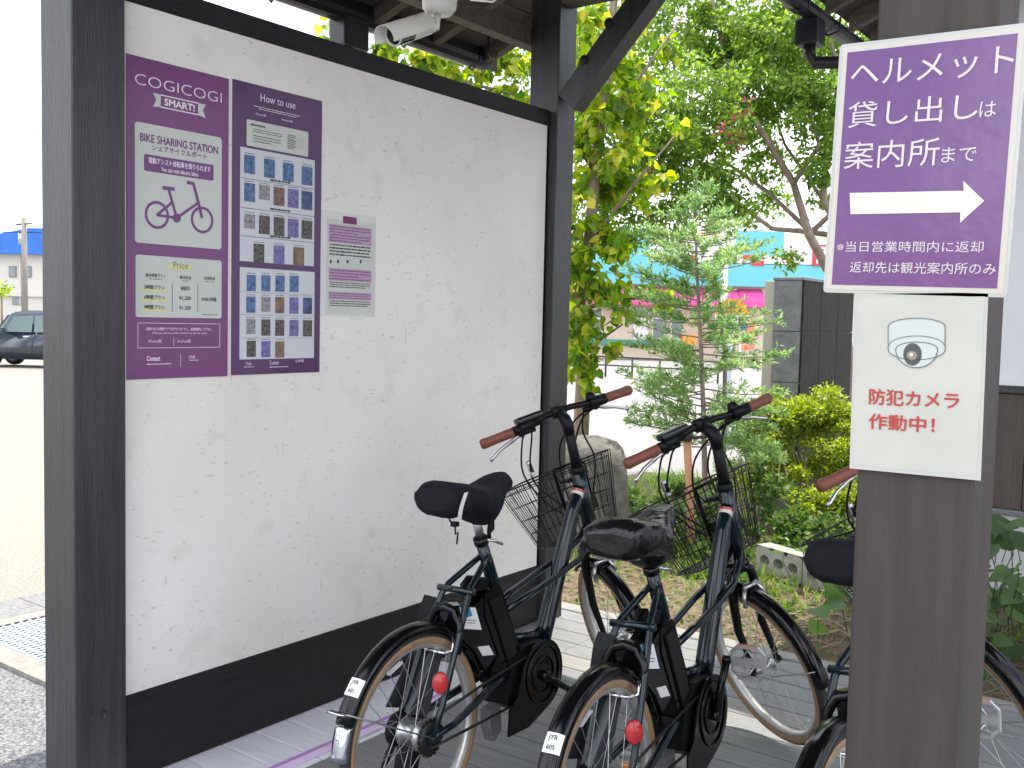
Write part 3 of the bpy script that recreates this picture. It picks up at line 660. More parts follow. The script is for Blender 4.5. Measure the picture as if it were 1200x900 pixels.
def saddle_mesh(kind, dz, dx):
    """cover over a saddle: cross sections along the length"""
    r_ = random.Random(3 if kind == 'fabric' else 9); vs = []; NS = 26; NC = 24
    for i in range(NS+1):
        u = i/NS; x = .098+u*.385
        if u > .34: wdt = .032+.067*math.cos(math.pi/2*min(1, (u-.34)/.58))**1.2
        else: wdt = .099*(.72+.28*math.sin(math.pi/2*min(1, u/.22)))
        top = .988+.016*math.cos(u*6.0-.3)-.006*u+(.012*math.sin(math.pi*min(1, max(0, (u-.6)/.4))))
        if u < .16: top -= .030*(1-u/.16)**2
        if u > .90: top -= .040*((u-.90)/.10)**2
        bot = .893-.052*math.exp(-((u-.60)/.17)**2)+(.018*(1-u/.10) if u < .10 else 0)+(.045*(u-.78)/.22 if u > .78 else 0)
        if kind == 'vinyl': bot -= .008
        if u > .95: wdt *= 1-.35*((u-.95)/.05)**2
        if i in (0, NS): wdt *= .86; top -= .008; bot += .008
        h = (top-bot)/2; c = (top+bot)/2
        for j in range(NC):
            a = 2*math.pi*j/NC; ca, sa = math.cos(a), math.sin(a)
            yy = math.copysign(abs(ca)**.55, ca)*wdt
            if sa < 0: yy *= 1-(.22+.25*min(1, max(0, (u-.2)/.5)))*abs(sa)**1.3
            else: yy *= 1-.10*sa*sa
            zz = c+math.copysign(abs(sa)**.60, sa)*h
            wr = .0030*math.sin(u*31+a*3)+.0025*math.sin(a*9+u*12)+r_.uniform(-.0009, .0009)
            if kind == 'vinyl': wr = .0085*math.sin(u*22+a*2.6)*abs(math.sin(a*2+u*7))+r_.uniform(-.0018, .0018)
            if sa > .5: wr *= .35
            vs.append((x+dx+wr*.5*(-1 if u < .1 else 0), yy*(1+wr/.09), zz+wr*.8+dz))
    fs = []
    for i in range(NS):
        for j in range(NC): fs.append((i*NC+j, i*NC+(j+1) % NC, (i+1)*NC+(j+1) % NC, (i+1)*NC+j))
    fs.append(tuple(range(NC))); fs.append(tuple(NS*NC+j for j in range(NC)))
    mb = MB().add(vs, fs, 0, True)
    mb.sm[-1] = mb.sm[-2] = False
    return mb
def make_bike(x, y, h, lean, st, kind, crank_deg, code, label, dz=0., front=True):
    f = Vector((math.sin(h), math.cos(h), 0)); lf = Vector((-math.cos(h), math.sin(h), 0)); u = Vector((0, 0, 1))
    Yv = lf*math.cos(lean)-u*math.sin(lean); Zv = lf*math.sin(lean)+u*math.cos(lean)
    M = Matrix((f, Yv, Zv)).transposed().to_4x4(); M.translation = Vector((x, y, 0))
    b = empty('bicycle', M=M, label=label, cat='bicycle', group='share bicycles parked under the shelter')
    S = steer_m(st); I = Matrix.Identity(4)
    def part(name, mb, m_, par=b, M_=None, **kw): return mb.build(name, m_, par, M=M_, **kw)
    # --- frame
    fr = MB()
    seat_top = (.336, 0, .800); bb = (.530, 0, .330)
    fr.tube([seat_top, (.372, 0, .715), (.405, 0, .635), (.46, 0, .505), bb], [.019, .021, .022, .023, .023], 14)
    fr.tube([(hp(.955), 0, .955), (hp(.70), 0, .70)], .0265, 14)
    fr.tube([(.932, 0, .898), (.885, 0, .815), (.80, 0, .645), (.70, 0, .445), (.675, 0, .395)], [.022, .026, .029, .030, .030], 16, flat=None)
    fr.tube([(.690, 0, .428), (.60, 0, .432), (.47, 0, .455)], [.020, .017, .015], 10)
    for s_ in (1, -1):
        fr.tube([(.430, s_*.024, .560), (.55, s_*.038, .590), (.72, s_*.044, .622), (.86, s_*.040, .650), (.955, s_*.026, .695), (hp(.735)-.012, s_*.018, .735)], .0112, 10)
        fr.tube([(.357, s_*.012, .752), (.30, s_*.026, .722), (.225, s_*.045, .682), (.20, s_*.052, .655), (.12, s_*.064, .52), (.05, s_*.069, .375), (0, s_*.070, .296)], .0100, 10)
        fr.tube([(0, s_*.070, .294), (.10, s_*.066, .300), (.22, s_*.055, .324), (.33, s_*.042, .345), (.47, s_*.035, .365)], [.010, .011, .0125, .013, .014], 10)
        fr.box((-.02, s_*.070-.004, .278), (.03, s_*.070+.004, .312))
    fr.tube([(.206, .068, .672), (.206, -.068, .672)], .0105, 10)
    part('frame', fr, M_frame)
    part('seat_collar', MB().lathe([(.021, -.012), (.024, -.012), (.024, .012), (.019, .012)], (0, 0, 0), 'z', 16), M_black, M_=Matrix.Translation((.335, 0, .802)) @ Matrix.Rotation(R(-21), 4, 'Y'))
    part('quick_release', MB().tube([(.345, -.03, .805), (.36, -.038, .80), (.395, -.040, .785)], .005, 8).tube([(.345, .022, .805), (.345, -.032, .805)], .005, 8), M_alu)
    part('seat_post', MB().tube([(.340, 0, .79), (.303, 0, .90)], .0142, 14), M_alu)
    hd = MB().tube([(.936, .001, .893), (.920, 0, .865)], .0216, 14)
    part('head_decal', MB().tube([(.922, 0, .880), (.911, 0, .860)], .0236, 16, cap=False), mat('pale_decal', (.62, .55, .50), .3, coat=.8), label='red and white decal band')
    part('head_decal', MB().tube([(.9265, 0, .888), (.922, 0, .880)], .0234, 16, cap=False), mat('red_decal', (.42, .05, .03), .3, coat=.8))
    part('frame_label', MB().box((.8, -.0262, .655), (.835, -.0255, .69)) if False else MB().tube([(.412, -.0, .62), (.428, -.0, .582)], .0186, 14, cap=False), mat('cream_frame_label', (.62, .55, .42), .4))
    # --- battery behind the seat tube
    bt = MB().prism([(.258, .660), (.345, .670), (.370, .640), (.505, .352), (.405, .318), (.215, .560)], -.043, .043)
    part('battery_case', MB().prism([(.300, .640), (.372, .655), (.392, .640), (.520, .350), (.425, .318), (.300, .575)], -.040, .040), M_black)
    part('battery', MB().prism([(.318, .618), (.376, .628), (.478, .390), (.425, .372)], -.0465, .0465), mat('battery_satin', (.008, .008, .009), .3, spec=.3))
    part('rear_guard', MB().prism([(.150, .640), (.255, .618), (.335, .655), (.320, .600), (.370, .44), (.30, .40), (.255, .47), (.172, .545)], -.036, .036), M_black)
    part('battery_handle', MB().tube([(.275, -.02, .640), (.262, -.02, .672), (.290, -.02, .690), (.335, -.02, .680)], .008, 8).tube([(.275, .02, .640), (.262, .02, .672), (.290, .02, .690), (.335, .02, .680)], .008, 8).prism([(.27, .655), (.30, .687), (.335, .680), (.33, .65)], -.025, .025), M_blackm)
    # labels on the guard, seen from the right
    lb = MB().prism([(.176, .630), (.252, .612), (.283, .535), (.192, .560)], -.0385, -.0365)
    part('white_label', lb, M_white)
    part('blue_label_corner', MB().prism([(.177, .631), (.222, .620), (.236, .590), (.190, .592)], -.0392, -.0386), mat('blue_label', (.02, .22, .50), .4))
    part('label_print', MB().add([(.205+.004*k_, -.0391, .58-.006*k_) for k_ in (0, 0)]+[(.205, -.0391, .585), (.255, -.0391, .572), (.255, -.0391, .570), (.205, -.0391, .583), (.208, -.0391, .576), (.25, -.0391, .565), (.25, -.0391, .563), (.208, -.0391, .574)], [(2, 3, 4, 5), (6, 7, 8, 9)]), M_txtk, kind='stuff')
    part('white_label', MB().prism([(.262, .487), (.320, .476), (.345, .440), (.287, .452)], -.0385, -.0365), M_white)
    # --- motor and chain guard
    mo = MB().prism([(.44, .405), (.50, .432), (.60, .428), (.675, .395), (.700, .330), (.665, .262), (.58, .225), (.47, .222), (.40, .262), (.395, .33)], -.052, .050)
    part('motor', mo, M_blackm)
    part('motor_shell', MB().lathe([(0, .012), (.06, .012), (.082, .004), (.088, -.012), (.086, -.03)], (0, 0, 0), 'y', 28, M=Matrix.Translation((.575, -.060, .322)) @ Matrix.Scale(-1, 4, (0, 1, 0))), M_black)
    part('chain_guard', MB().prism([(.575+.122*math.cos(R(155-i*12.5)), .318+.118*math.sin(R(155-i*12.5))) for i in range(19)]+[(.49, .168), (.375, .172), (.385, .255), (.43, .285)], -.070, -.064), M_black)
    for rr_ in (.060, .094):
        part('chain_guard_ring', MB().tube(arc(.575, .322, rr_, 0, 352, 36, -.073), .0035, 6, closed=True), M_black)
    part('chain', MB().tube([(.02, -.062, .345), (.25, -.062, .375), (.50, -.062, .40)], .0045, 5).tube([(.0, -.062, .262), (.20, -.062, .262), (.40, -.062, .262)], .0045, 5), mat('chain_steel', (.05, .048, .045), .4, metal=.8))
    cogs = MB()
    for i in range(20):
        a = R(i*18); cogs.box((-.005, -.003, .048), (.005, .003, .056), M=Matrix.Translation((0, -.062, WR)) @ Matrix.Rotation(a, 4, 'Y'))
    cogs.lathe([(.015, -.003), (.05, -.003), (.05, .003), (.015, .003)], (0, -.062, WR), 'y', 24)
    part('sprocket', cogs, mat('chain_steel', (.05, .048, .045), .4, metal=.8))
    # derailleur / hub brake drum on the left, kickstand
    part('hub_brake', MB().lathe([(0, 0), (.046, 0), (.050, .008), (.050, .022), (.03, .028), (0, .028)], (0, .046, WR), 'y', 24), M_blackm)
    part('kickstand', MB().tube([(.03, .080, .285), (.0, .105, .20), (-.035, .155, .02-.155*math.tan(-lean) if False else .022)], [.011, .010, .010], 10).tube([(-.055, .158, .018), (-.015, .160, .018)], .009, 8), M_blackm)
    part('mudguard_flap', MB().prism([(.345, .255), (.40, .262), (.405, .175), (.365, .150), (.350, .19)], -.020, .020), mat('grey_smoked_plastic', (.16, .16, .165), .35))
    # --- ring lock and rear brake
    part('ring_lock', MB().tube([(.135, -.058, .50), (.150, -.056, .585), (.155, -.035, .622), (.155, 0, .632), (.155, .035, .622), (.150, .056, .585), (.135, .058, .50)], [.012, .014, .014, .014, .014, .014, .012], 8), M_black)
    part('brake_caliper', MB().tube([(.128, -.052, .548), (.118, -.055, .515), (.106, -.034, .507)], .008, 8).tube([(.128, .052, .548), (.118, .055, .515), (.106, .034, .507)], .008, 8).tube([(.106, -.034, .507), (.104, .034, .507)], .005, 8), M_chrome)
    # --- rear wheel and fender
    wheel(b, Matrix.Translation((0, 0, WR)), .062, True)
    rf = part('rear_fender', fender(0, WR, 14, 158), M_black)
    part('fender_tip', fender(0, WR, 158.3, 176, r=.3155, wd=.027, n=6), mat('mirror_chrome', (.55, .60, .68), .07, metal=1), rf)
    part('bolt', MB().lathe([(0, .004), (.005, .004), (.007, 0)], (0, 0, 0), 'x', 10, M=Matrix.Translation((-.307, 0, WR+.085)) @ Matrix.Rotation(R(195), 4, 'Y')), M_chrome, rf)
    a = R(139.5)
    stk = MB(); vs = []
    for i in range(3):
        for yy in (-.0285, -.012, .002, .016):
            a_ = R(135.5+i*4.4); q_ = .3238 if abs(yy) < .02 else .3155
            vs.append((q_*math.cos(a_), yy, WR+q_*math.sin(a_)))
    stk.add(vs, [(i*4+j, i*4+j+1, (i+1)*4+j+1, (i+1)*4+j) for i in range(2) for j in range(3)], 0, True)
    part('number_sticker', stk, M_white, rf)
    # number on the sticker
    for li, (tx, da) in enumerate((('JYR', 2.1), (code, -2.1))):
        cu = bpy.data.curves.new('t', 'FONT'); cu.body = tx; cu.size = .0165; cu.align_x = 'CENTER'; cu.align_y = 'CENTER'; cu.offset = .0002
        o = bpy.data.objects.new('t', cu); COL.objects.link(o)
        me = bpy.data.meshes.new_from_object(o.evaluated_get(bpy.context.evaluated_depsgraph_get())); bpy.data.objects.remove(o); bpy.data.curves.remove(cu)
        me.materials.clear(); me.materials.append(M_txtk)
        a_ = R(139.9-da); er = Vector((math.cos(a_), 0, math.sin(a_))); tg = Vector((math.sin(a_), 0, -math.cos(a_)))   # up along the fender
        xx = Vector((0, -1, 0)); 
        mm = Matrix((xx, tg, xx.cross(tg))).transposed().to_4x4()
        mm.translation = er*.3262+Vector((0, -.005, WR))
        link('lettering', me, rf, M=mm)
    for s_ in (1, -1):
        part('fender_stay', MB().tube([(.0, s_*.078, WR), (-.16, s_*.062, .375), (-.30, s_*.034, .447), (-.318, s_*.018, .452)], .0026, 6), M_alu)
    part('fender_stay', MB().tube([(-.308, .034, .448), (-.320, .02, .452), (-.322, -.02, .452), (-.308, -.034, .448)], .003, 6), M_chrome)
    part('rear_reflector', MB().lathe([(0, .010), (.020, .009), (.0235, .004), (.024, -.004), (0, -.006)], (0, 0, 0), 'y', 20, M=Matrix.Translation((.020, -.086, .452)) @ Matrix.Rotation(R(135), 4, 'Z') @ Matrix.Diagonal((1, 1, 1.35, 1))), M_red)
    part('reflector_bracket', MB().tube([(.035, -.068, .44), (.022, -.08, .450)], .006, 6), M_black)
    # --- cranks and pedals
    for s_, dg in ((-1, crank_deg), (1, crank_deg+180)):
        c_ = Vector((.572, s_*.082, .318)); d = Vector((math.cos(R(dg)), 0, math.sin(R(dg))))
        e = c_+d*.165+Vector((0, s_*.022, 0))
        part('crank', MB().tube([c_, c_+d*.09+Vector((0, s_*.01, 0)), e], [.0165, .0115, .0125], 10, flat=None).lathe([(0, -.012), (.017, -.012), (.017, .012), (0, .012)], c_, 'y', 16).lathe([(0, -.010), (.014, -.010), (.014, .010), (0, .010)], e, 'y', 14), M_black)
        pc = e+Vector((0, s_*.068, 0))
        tilt = R(90) if (s_ == -1 and crank_deg > 45) else R(8)
        PM = Matrix.Translation(pc) @ Matrix.Rotation(-tilt, 4, 'Y')
        oc = [(-.047, -.030), (-.047, .030), (-.028, .050), (.028, .050), (.047, .030), (.047, -.030), (.028, -.050), (-.028, -.050)]
        pdl = MB().tube([(a2, b2, 0) for a2, b2 in oc], .0065, 6, closed=True, smooth=False)
        pdl.box((-.011, -.048, -.010), (.011, .048, .010))
        for q_ in (-1, 1):
            pdl.tube([(q_*.008, -.02, .0), (q_*.038, .0, .0), (q_*.008, .02, .0)], .004, 6)
            pdl.box((q_*.047-.004, -.032, -.011), (q_*.047+.004, .032, .011))
        for v_i in range(len(pdl.v)): pdl.v[v_i] = tuple(PM @ Vector(pdl.v[v_i]))
        pd = part('pedal', pdl, mat('cast_pedal_metal', (.5, .5, .5), .32, metal=.7))
        part('pedal_reflector', MB().box((.0485, -.027, -.008), (.0525, .027, .008), M=PM).box((-.0525, -.027, -.008), (-.0485, .027, .008), M=PM), M_orange, pd)
        part('pedal_spindle', MB().tube([e, pc], .007, 8), M_chrome, pd)
    # --- saddle cover
    sdz, sdx = dz, (0. if kind == 'fabric' else -.012)
    sc2 = part('saddle_cover', saddle_mesh(kind, sdz, sdx), M_fabric if kind == 'fabric' else M_vinyl, label='matt black fabric saddle cover' if kind == 'fabric' else 'wrinkled shiny black vinyl saddle cover')
    if kind == 'fabric':
        vs = []
        for i in range(8):
            t_ = i/7
            zc = .975-.080*t_+sdz; xx_ = .128-.020*math.sin(t_*2.4); yy_ = -.0985+.016*t_**2.2
            vs += [(xx_, yy_, zc), (xx_+.020, yy_, zc+.001)]
        part('reflective_strip', MB().add(vs, [(2*i, 2*i+1, 2*i+3, 2*i+2) for i in range(7)], 0, True), M_refl, sc2)
        part('drawstring', MB().tube([(.14, -.03, .89+sdz), (.15, -.045, .865+sdz), (.145, -.05, .845+sdz), (.155, -.052, .85+sdz), (.150, -.05, .815+sdz)], .003, 6).box((.14, -.055, .868+sdz), (.158, -.035, .882+sdz)), M_blackm, sc2)
    part('cable_lock_end', MB().tube([(.345, -.012, .865+sdz), (.372, -.014, .855), (.370, -.014, .835), (.360, -.014, .825), (.362, -.014, .805)], [.006, .012, .012, .007, .006], 8), M_blackm)
    # --- steered assembly
    wheel(b, S @ Matrix.Translation((WB, 0, WR)), .05, False)
    fk = MB()
    cz = .655; cx_ = hp(cz)
    fk.tube([(hp(.70), 0, .70), (cx_, 0, cz+.01)], .021, 12)
    for s_ in (1, -1):
        fk.tube([(hp(.665), s_*.006, .668), (cx_+.004, s_*.040, cz-.002), (hp(.60)+.004, s_*.050, .60), (hp(.45)+.006, s_*.052, .45), (1.118, s_*.052, .335), (WB, s_*.052, WR)], [.018, .018, .0175, .0150, .0110, .010], 10, flat=None)
    part('fork', fk, M_black, M_=S)
    ff = part('front_fender', fender(WB, WR, 62, 187, r=.316, wd=.028), M_black, M_=S)
    for s_ in (1, -1): part('fender_stay', MB().tube([(WB, s_*.062, WR), (1.0, s_*.058, .300), (.832, s_*.034, .318), (.815, s_*.018, .318)], .0026, 6), M_alu, M_=S)
    for s_ in (1, -1): part('axle_nut', MB().lathe([(0, s_*.016), (.012, s_*.016), (.014, 0), (0, 0)], (WB, s_*.052, WR), 'y', 10), M_blackm, M_=S)
    part('brake_caliper', MB().tube([(hp(.64)-.03, .03, .60), (hp(.62)-.035, .045, .56), (hp(.6)-.02, .035, .54)], .008, 8).tube([(hp(.64)-.03, -.03, .60), (hp(.62)-.035, -.045, .56), (hp(.6)-.02, -.035, .54)], .008, 8).tube([(hp(.64)-.03, -.03, .605), (hp(.64)-.03, .03, .605)], .009, 8), M_alu, M_=S)
    stm = MB().tube([(hp(.957), 0, .957), (hp(1.02), 0, 1.02), (hp(1.115), 0, 1.115)], [.0215, .0190, .0180], 12)
    stm.tube([(hp(1.10), 0, 1.10), (.857, 0, 1.132), (.864, 0, 1.152), (.912, 0, 1.187)], [.020, .0225, .0225, .021], 12)
    stm.tube([(.906, -.026, 1.187), (.906, .026, 1.187)], .0225, 12).lathe([(.026, -.012), (.028, -.008), (.028, .010), (.022, .014)], (0, 0, 0), 'z', 16, M=Matrix.Translation((hp(.965), 0, .965)) @ Matrix.Rotation(R(-20), 4, 'Y'))
    part('stem', stm, M_blackm, M_=S)
    part('handlebar', MB().tube([(.918, -.20, 1.170), (.902, -.14, 1.174), (.904, -.05, 1.187), (.904, .05, 1.187), (.902, .14, 1.174), (.918, .20, 1.170)], .0118, 10), M_blackm, M_=S)
    for s_ in (1, -1):
        part('grip', MB().tube([(.900, s_*.186, 1.173), (.904, s_*.20, 1.172), (.918, s_*.26, 1.170), (.928, s_*.300, 1.169), (.930, s_*.309, 1.169)], [.0165, .0180, .0175, .0195, .014], 14), M_grip, M_=S)
        part('brake_lever', MB().tube([(.925, s_*.155, 1.158), (.950, s_*.19, 1.142), (.957, s_*.235, 1.128), (.955, s_*.275, 1.108), (.960, s_*.285, 1.102)], [.009, .0075, .006, .006, .008], 8, flat=None), M_alu, M_=S)
        part('lever_body', MB().tube([(.903, s_*.165, 1.173), (.918, s_*.155, 1.160), (.930, s_*.150, 1.152)], [.0165, .014, .012], 10).tube([(.902, s_*.158, 1.174), (.902, s_*.182, 1.173)], .0175, 12).tube([(.918, s_*.10, 1.157), (.922, s_*.16, 1.157)], .010, 8), M_blackm, M_=S)
    part('display', MB().box((.886, .060, 1.190), (.934, .165, 1.214), bev=.008), M_black, M_=S)
    part('display_clamp', MB().box((.89, .10, 1.165), (.92, .135, 1.192), bev=.004).tube([(.904, .085, 1.18), (.904, .185, 1.174)], .0165, 12), M_blackm, M_=S)
    part('gear_shifter', MB().tube([(.902, -.125, 1.175), (.900, -.182, 1.173)], [.020, .0215], 14).lathe([(0, .030), (.014, .028), (.020, .010), (.020, 0), (0, 0)], (.900, -.135, 1.185), 'z', 16), M_blackm, M_=S)
    part('grip_collar', MB().tube([(.900, -.180, 1.173), (.900, -.188, 1.173)], .0205, 14), M_blackm, M_=S)
    # cables
    cb_ = MB()
    def cab(pts, r=.0036): 
        P = [Vector(p) for p in pts]; Q = []
        for i in range(len(P)-1):
            p0 = P[max(i-1, 0)]; p1 = P[i]; p2_ = P[i+1]; p3 = P[min(i+2, len(P)-1)]
            for k_ in range(6):
                t_ = k_/6; Q.append(.5*((2*p1)+(p2_-p0)*t_+(2*p0-5*p1+4*p2_-p3)*t_*t_+(-p0+3*p1-3*p2_+p3)*t_**3))
        Q.append(P[-1]); cb_.tube(Q, r, 6)
    cab([(.935, .140, 1.150), (1.02, .135, 1.115), (1.08, .150, 1.00), (1.06, .10, .86), (1.0, .03, .78)])
    cab([(.935, .110, 1.150), (1.00, .10, 1.120), (1.075, .115, 1.03), (1.14, .10, .95), (1.09, .05, .85), (1.02, .02, .80)])
    cab([(.930, -.140, 1.150), (1.03, -.12, 1.12), (1.12, -.09, 1.02), (1.12, -.08, .90), (1.05, -.05, .78), (1.02, -.03, .63)])
    cab([(.925, -.120, 1.155), (.99, -.08, 1.13), (1.09, -.03, 1.06), (1.16, -.02, .95), (1.12, .0, .84), (1.02, 0, .78)])
    cab([(.905, -.10, 1.165), (1.00, -.10, 1.08), (1.03, -.12, .97), (1.0, -.05, .84), (.985, -.02, .79)])
    part('cables', cb_, M_blackm, M_=S)
    part('cable_joiner', MB().box((1.098, .099, .985), (1.116, .117, 1.045), bev=.003), M_alu, M_=S)
    part('cable_joiner_window', MB().box((1.094, .103, .998), (1.099, .113, 1.032)), M_black, M_=S)
    # basket
    bk = MB(); w_ = .0020
    T = [(1.005, .185, .985), (1.005, -.185, .985), (1.335, -.205, .945), (1.335, .205, .945)]
    Bt = [(1.060, .135, .715), (1.060, -.135, .715), (1.235, -.150, .700), (1.235, .150, .700)]
    T = [Vector(p) for p in T]; Bt = [Vector(p) for p in Bt]
    def loopz(f_): return [T[i].lerp(Bt[i], f_) for i in range(4)]
    def rounded(P, rr_=.05):
        Q = []
        for i in range(4):
            p = P[i]; a1_ = (P[i-1]-p).normalized(); b1_ = (P[(i+1) % 4]-p).normalized()
            for k_ in range(5):
                t_ = k_/4; Q.append((p+a1_*rr_).lerp(p, t_).lerp(p.lerp(p+b1_*rr_, t_), t_))
        return Q
    bk.tube(rounded(loopz(0)), .0036, 6, closed=True)
    bk.tube(rounded(loopz(.08)), w_, 5, closed=True)
    for f_ in (.30, .52, .74): bk.tube(rounded(loopz(f_)), w_, 5, closed=True)
    bk.tube(rounded(loopz(1.0)), .003, 6, closed=True)
    for i in range(4):
        n_ = 13 if i in (0, 2) else 12
        for k_ in range(n_):
            t_ = (k_+.5)/n_; bk.tube([T[i].lerp(T[(i+1) % 4], t_), Bt[i].lerp(Bt[(i+1) % 4], t_)], w_*.85, 4, cap=False)
    for k_ in range(1, 12):
        t_ = k_/12; bk.tube([Bt[0].lerp(Bt[1], t_), Bt[3].lerp(Bt[2], t_)], w_*.85, 4, cap=False)
    for k_ in range(1, 6):
        t_ = k_/6; bk.tube([Bt[0].lerp(Bt[3], t_), Bt[1].lerp(Bt[2], t_)], w_*.85, 4, cap=False)
    part('basket', bk, M_black, M_=S)
    br = MB().tube([(.955, .0, .93), (.985, .055, .935), (1.008, .060, .975), (1.02, .060, .90), (1.045, .055, .79)], .006, 6).tube([(.985, -.055, .935), (1.008, -.060, .975), (1.02, -.060, .90), (1.045, -.055, .79)], .006, 6)
    br.tube([(1.008, -.060, .985), (1.008, .060, .985)], .006, 6).box((.985, -.058, .80), (1.02, .058, .86), bev=.004).box((.95, -.035, .925), (1.01, .035, .940), bev=.003)
    part('basket_bracket', br, M_blackm, M_=S)
    part('headlight', MB().lathe([(0, -.045), (.018, -.042), (.030, -.02), (.032, .02), (.028, .026), (0, .026)], (0, 0, 0), 'x', 18, M=Matrix.Translation((1.12, 0, .655)) @ Matrix.Rotation(R(10), 4, 'Y')), M_black, M_=S)
    part('headlight_mount', MB().tube([(hp(.66)+.01, 0, .66), (1.10, 0, .66)], .006, 6), M_blackm, M_=S)
    return b
BK = [(-1.8936, 2.1282, -0.0238, 0.0434, 0.9854), (-1.2701, 2.1788, -0.0605, 0.0784, 1.0293), (-0.6695, 2.2042, -0.0137, 0.0901, 1.0461)]
make_bike(*BK[0], 'fabric', -33, '601', 'dark navy share bicycle nearest the white wall, matt saddle cover with a reflective strip', .012)
make_bike(*BK[1], 'vinyl', 74, '605', 'dark navy share bicycle in the middle with a wrinkled shiny black saddle cover', -.022)
make_bike(*BK[2], 'fabric', 50, '603', 'dark navy share bicycle mostly hidden behind the near post', .004)

# rack stops beside each rear wheel
def rack(x, y, lab, full=True):
    e = empty('rack_stop', (x, y, 0), label=lab, cat='bicycle rack', group='steel rack stops on the deck')
    if full:
        MB().prism([(-.055, .0), (-.015, .0), (.125, .560), (.100, .640), (.075, .600)], -.03, .03, 'x').build('upright', M_blackm, e)
        MB().prism([(-.065, .330), (.025, .300), (.095, .500), (.085, .520)], -.034, -.031, 'x').prism([(-.065, .330), (.025, .300), (.095, .500), (.085, .520)], .031, .060, 'x').build('side_plate', mat('grey_rack_plate', (.055, .06, .068), .45), e)
    else:
        MB().tube([(0, -.02, 0), (0, .03, .60)], .026, 16).build('upright', M_blackm, e)
    MB().box((-.05, -.12, .0), (.05, .16, .012), bev=.003).build('foot_plate', M_blackm, e)
rack(-2.010, 2.215, 'dark rack stop with a grey plate beside the bicycle nearest the wall')
rack(-1.400, 2.255, 'dark rack stop with a grey plate beside the rear wheel of the middle bicycle')
e = empty('rack_stop', (-.80, 2.33, 0), label='black round rack tube on the deck left of the near post', cat='bicycle rack', group='steel rack stops on the deck')
MB().tube([(-.02, -.06, 0), (0, .02, .50), (.002, .028, .52)], [.024, .024, .018], 16).build('upright', M_blackm, e)
MB().box((-.07, -.14, .0), (.05, .10, .012), bev=.003).build('foot_plate', M_blackm, e)

# ------------------------------------------------------------------ vegetation
SHAPES = {
 'heart': ([(0, 0, 0), (-.10, .26, .03), (.10, .47, .07), (.42, .44, .07), (.75, .20, .03), (1, 0, -.06), (.75, -.20, .03), (.42, -.44, .07), (.10, -.47, .07), (-.10, -.26, .03)], [(0, 5, 4, 3, 2, 1), (0, 9, 8, 7, 6, 5)]),
 'oval': ([(0, 0, 0), (.3, .24, .05), (.7, .20, .04), (1, 0, -.04), (.7, -.20, .04), (.3, -.24, .05)], [(0, 3, 2, 1), (0, 5, 4, 3)]),
 'needle': ([(0, 0, 0), (.45, .13, .03), (1, 0, 0), (.45, -.13, .03)], [(0, 3, 2, 1)]),
 'blade': ([(-.02, 0, 0), (.5, .035, .03), (1, 0, -.08), (.5, -.035, .03)], [(0, 3, 2, 1)]),
}
def frames(dirs, normals):
    d = dirs/np.linalg.norm(dirs, axis=1, keepdims=True)
    n = normals-d*(normals*d).sum(1, keepdims=True); n /= np.linalg.norm(n, axis=1, keepdims=True)+1e-9
    return d, np.cross(n, d), n
def leaf_mesh(name, pts, dirs, normals, size, shape, m_):
    V, F = SHAPES[shape]; V = np.array(V); k = len(V); N = len(pts)
    d, s_, n = frames(dirs, normals)
    co = pts[:, None, :]+size[:, None, None]*(V[None, :, 0, None]*d[:, None]+V[None, :, 1, None]*s_[:, None]+V[None, :, 2, None]*n[:, None])
    me = bpy.data.meshes.new(name); me.vertices.add(N*k); me.vertices.foreach_set('co', co.ravel())
    fl = np.concatenate([np.array(f) for f in F]); ls = np.array([len(f) for f in F])
    li = (np.arange(N)[:, None]*k+fl[None]).ravel(); tot = np.tile(ls, N); st = np.concatenate([[0], np.cumsum(tot)[:-1]])
    me.loops.add(len(li)); me.loops.foreach_set('vertex_index', li)
    me.polygons.add(len(tot)); me.polygons.foreach_set('loop_start', st); me.polygons.foreach_set('loop_total', tot)
    me.materials.append(m_); me.update(calc_edges=True); return me
def blobs(bl):
    """bl: (centre, radius xyz, count) -> points thicker towards the outside of each clump"""
    P = []; O = []
    for c, r_, n in bl:
        d = rng.normal(size=(n, 3)); d /= np.linalg.norm(d, axis=1, keepdims=True)
        q = rng.random(n)**.45
        P.append(np.array(c)+d*q[:, None]*np.array(r_)); O.append(d)
    return np.concatenate(P), np.concatenate(O)
def sub(bl, k, fr, rr):
    """break big clumps into smaller sprigs so that gaps show between them"""
    out_ = []
    for c, r_, n in bl:
        for i in range(k):
            d = rng.normal(size=3); d /= np.linalg.norm(d)
            out_.append((np.array(c)+d*np.array(r_)*rng.random()**.5, np.array(r_)*rr*rng.uniform(.6, 1.3), max(3, int(n/k*rng.uniform(.4, 1.6)))))
    return out_
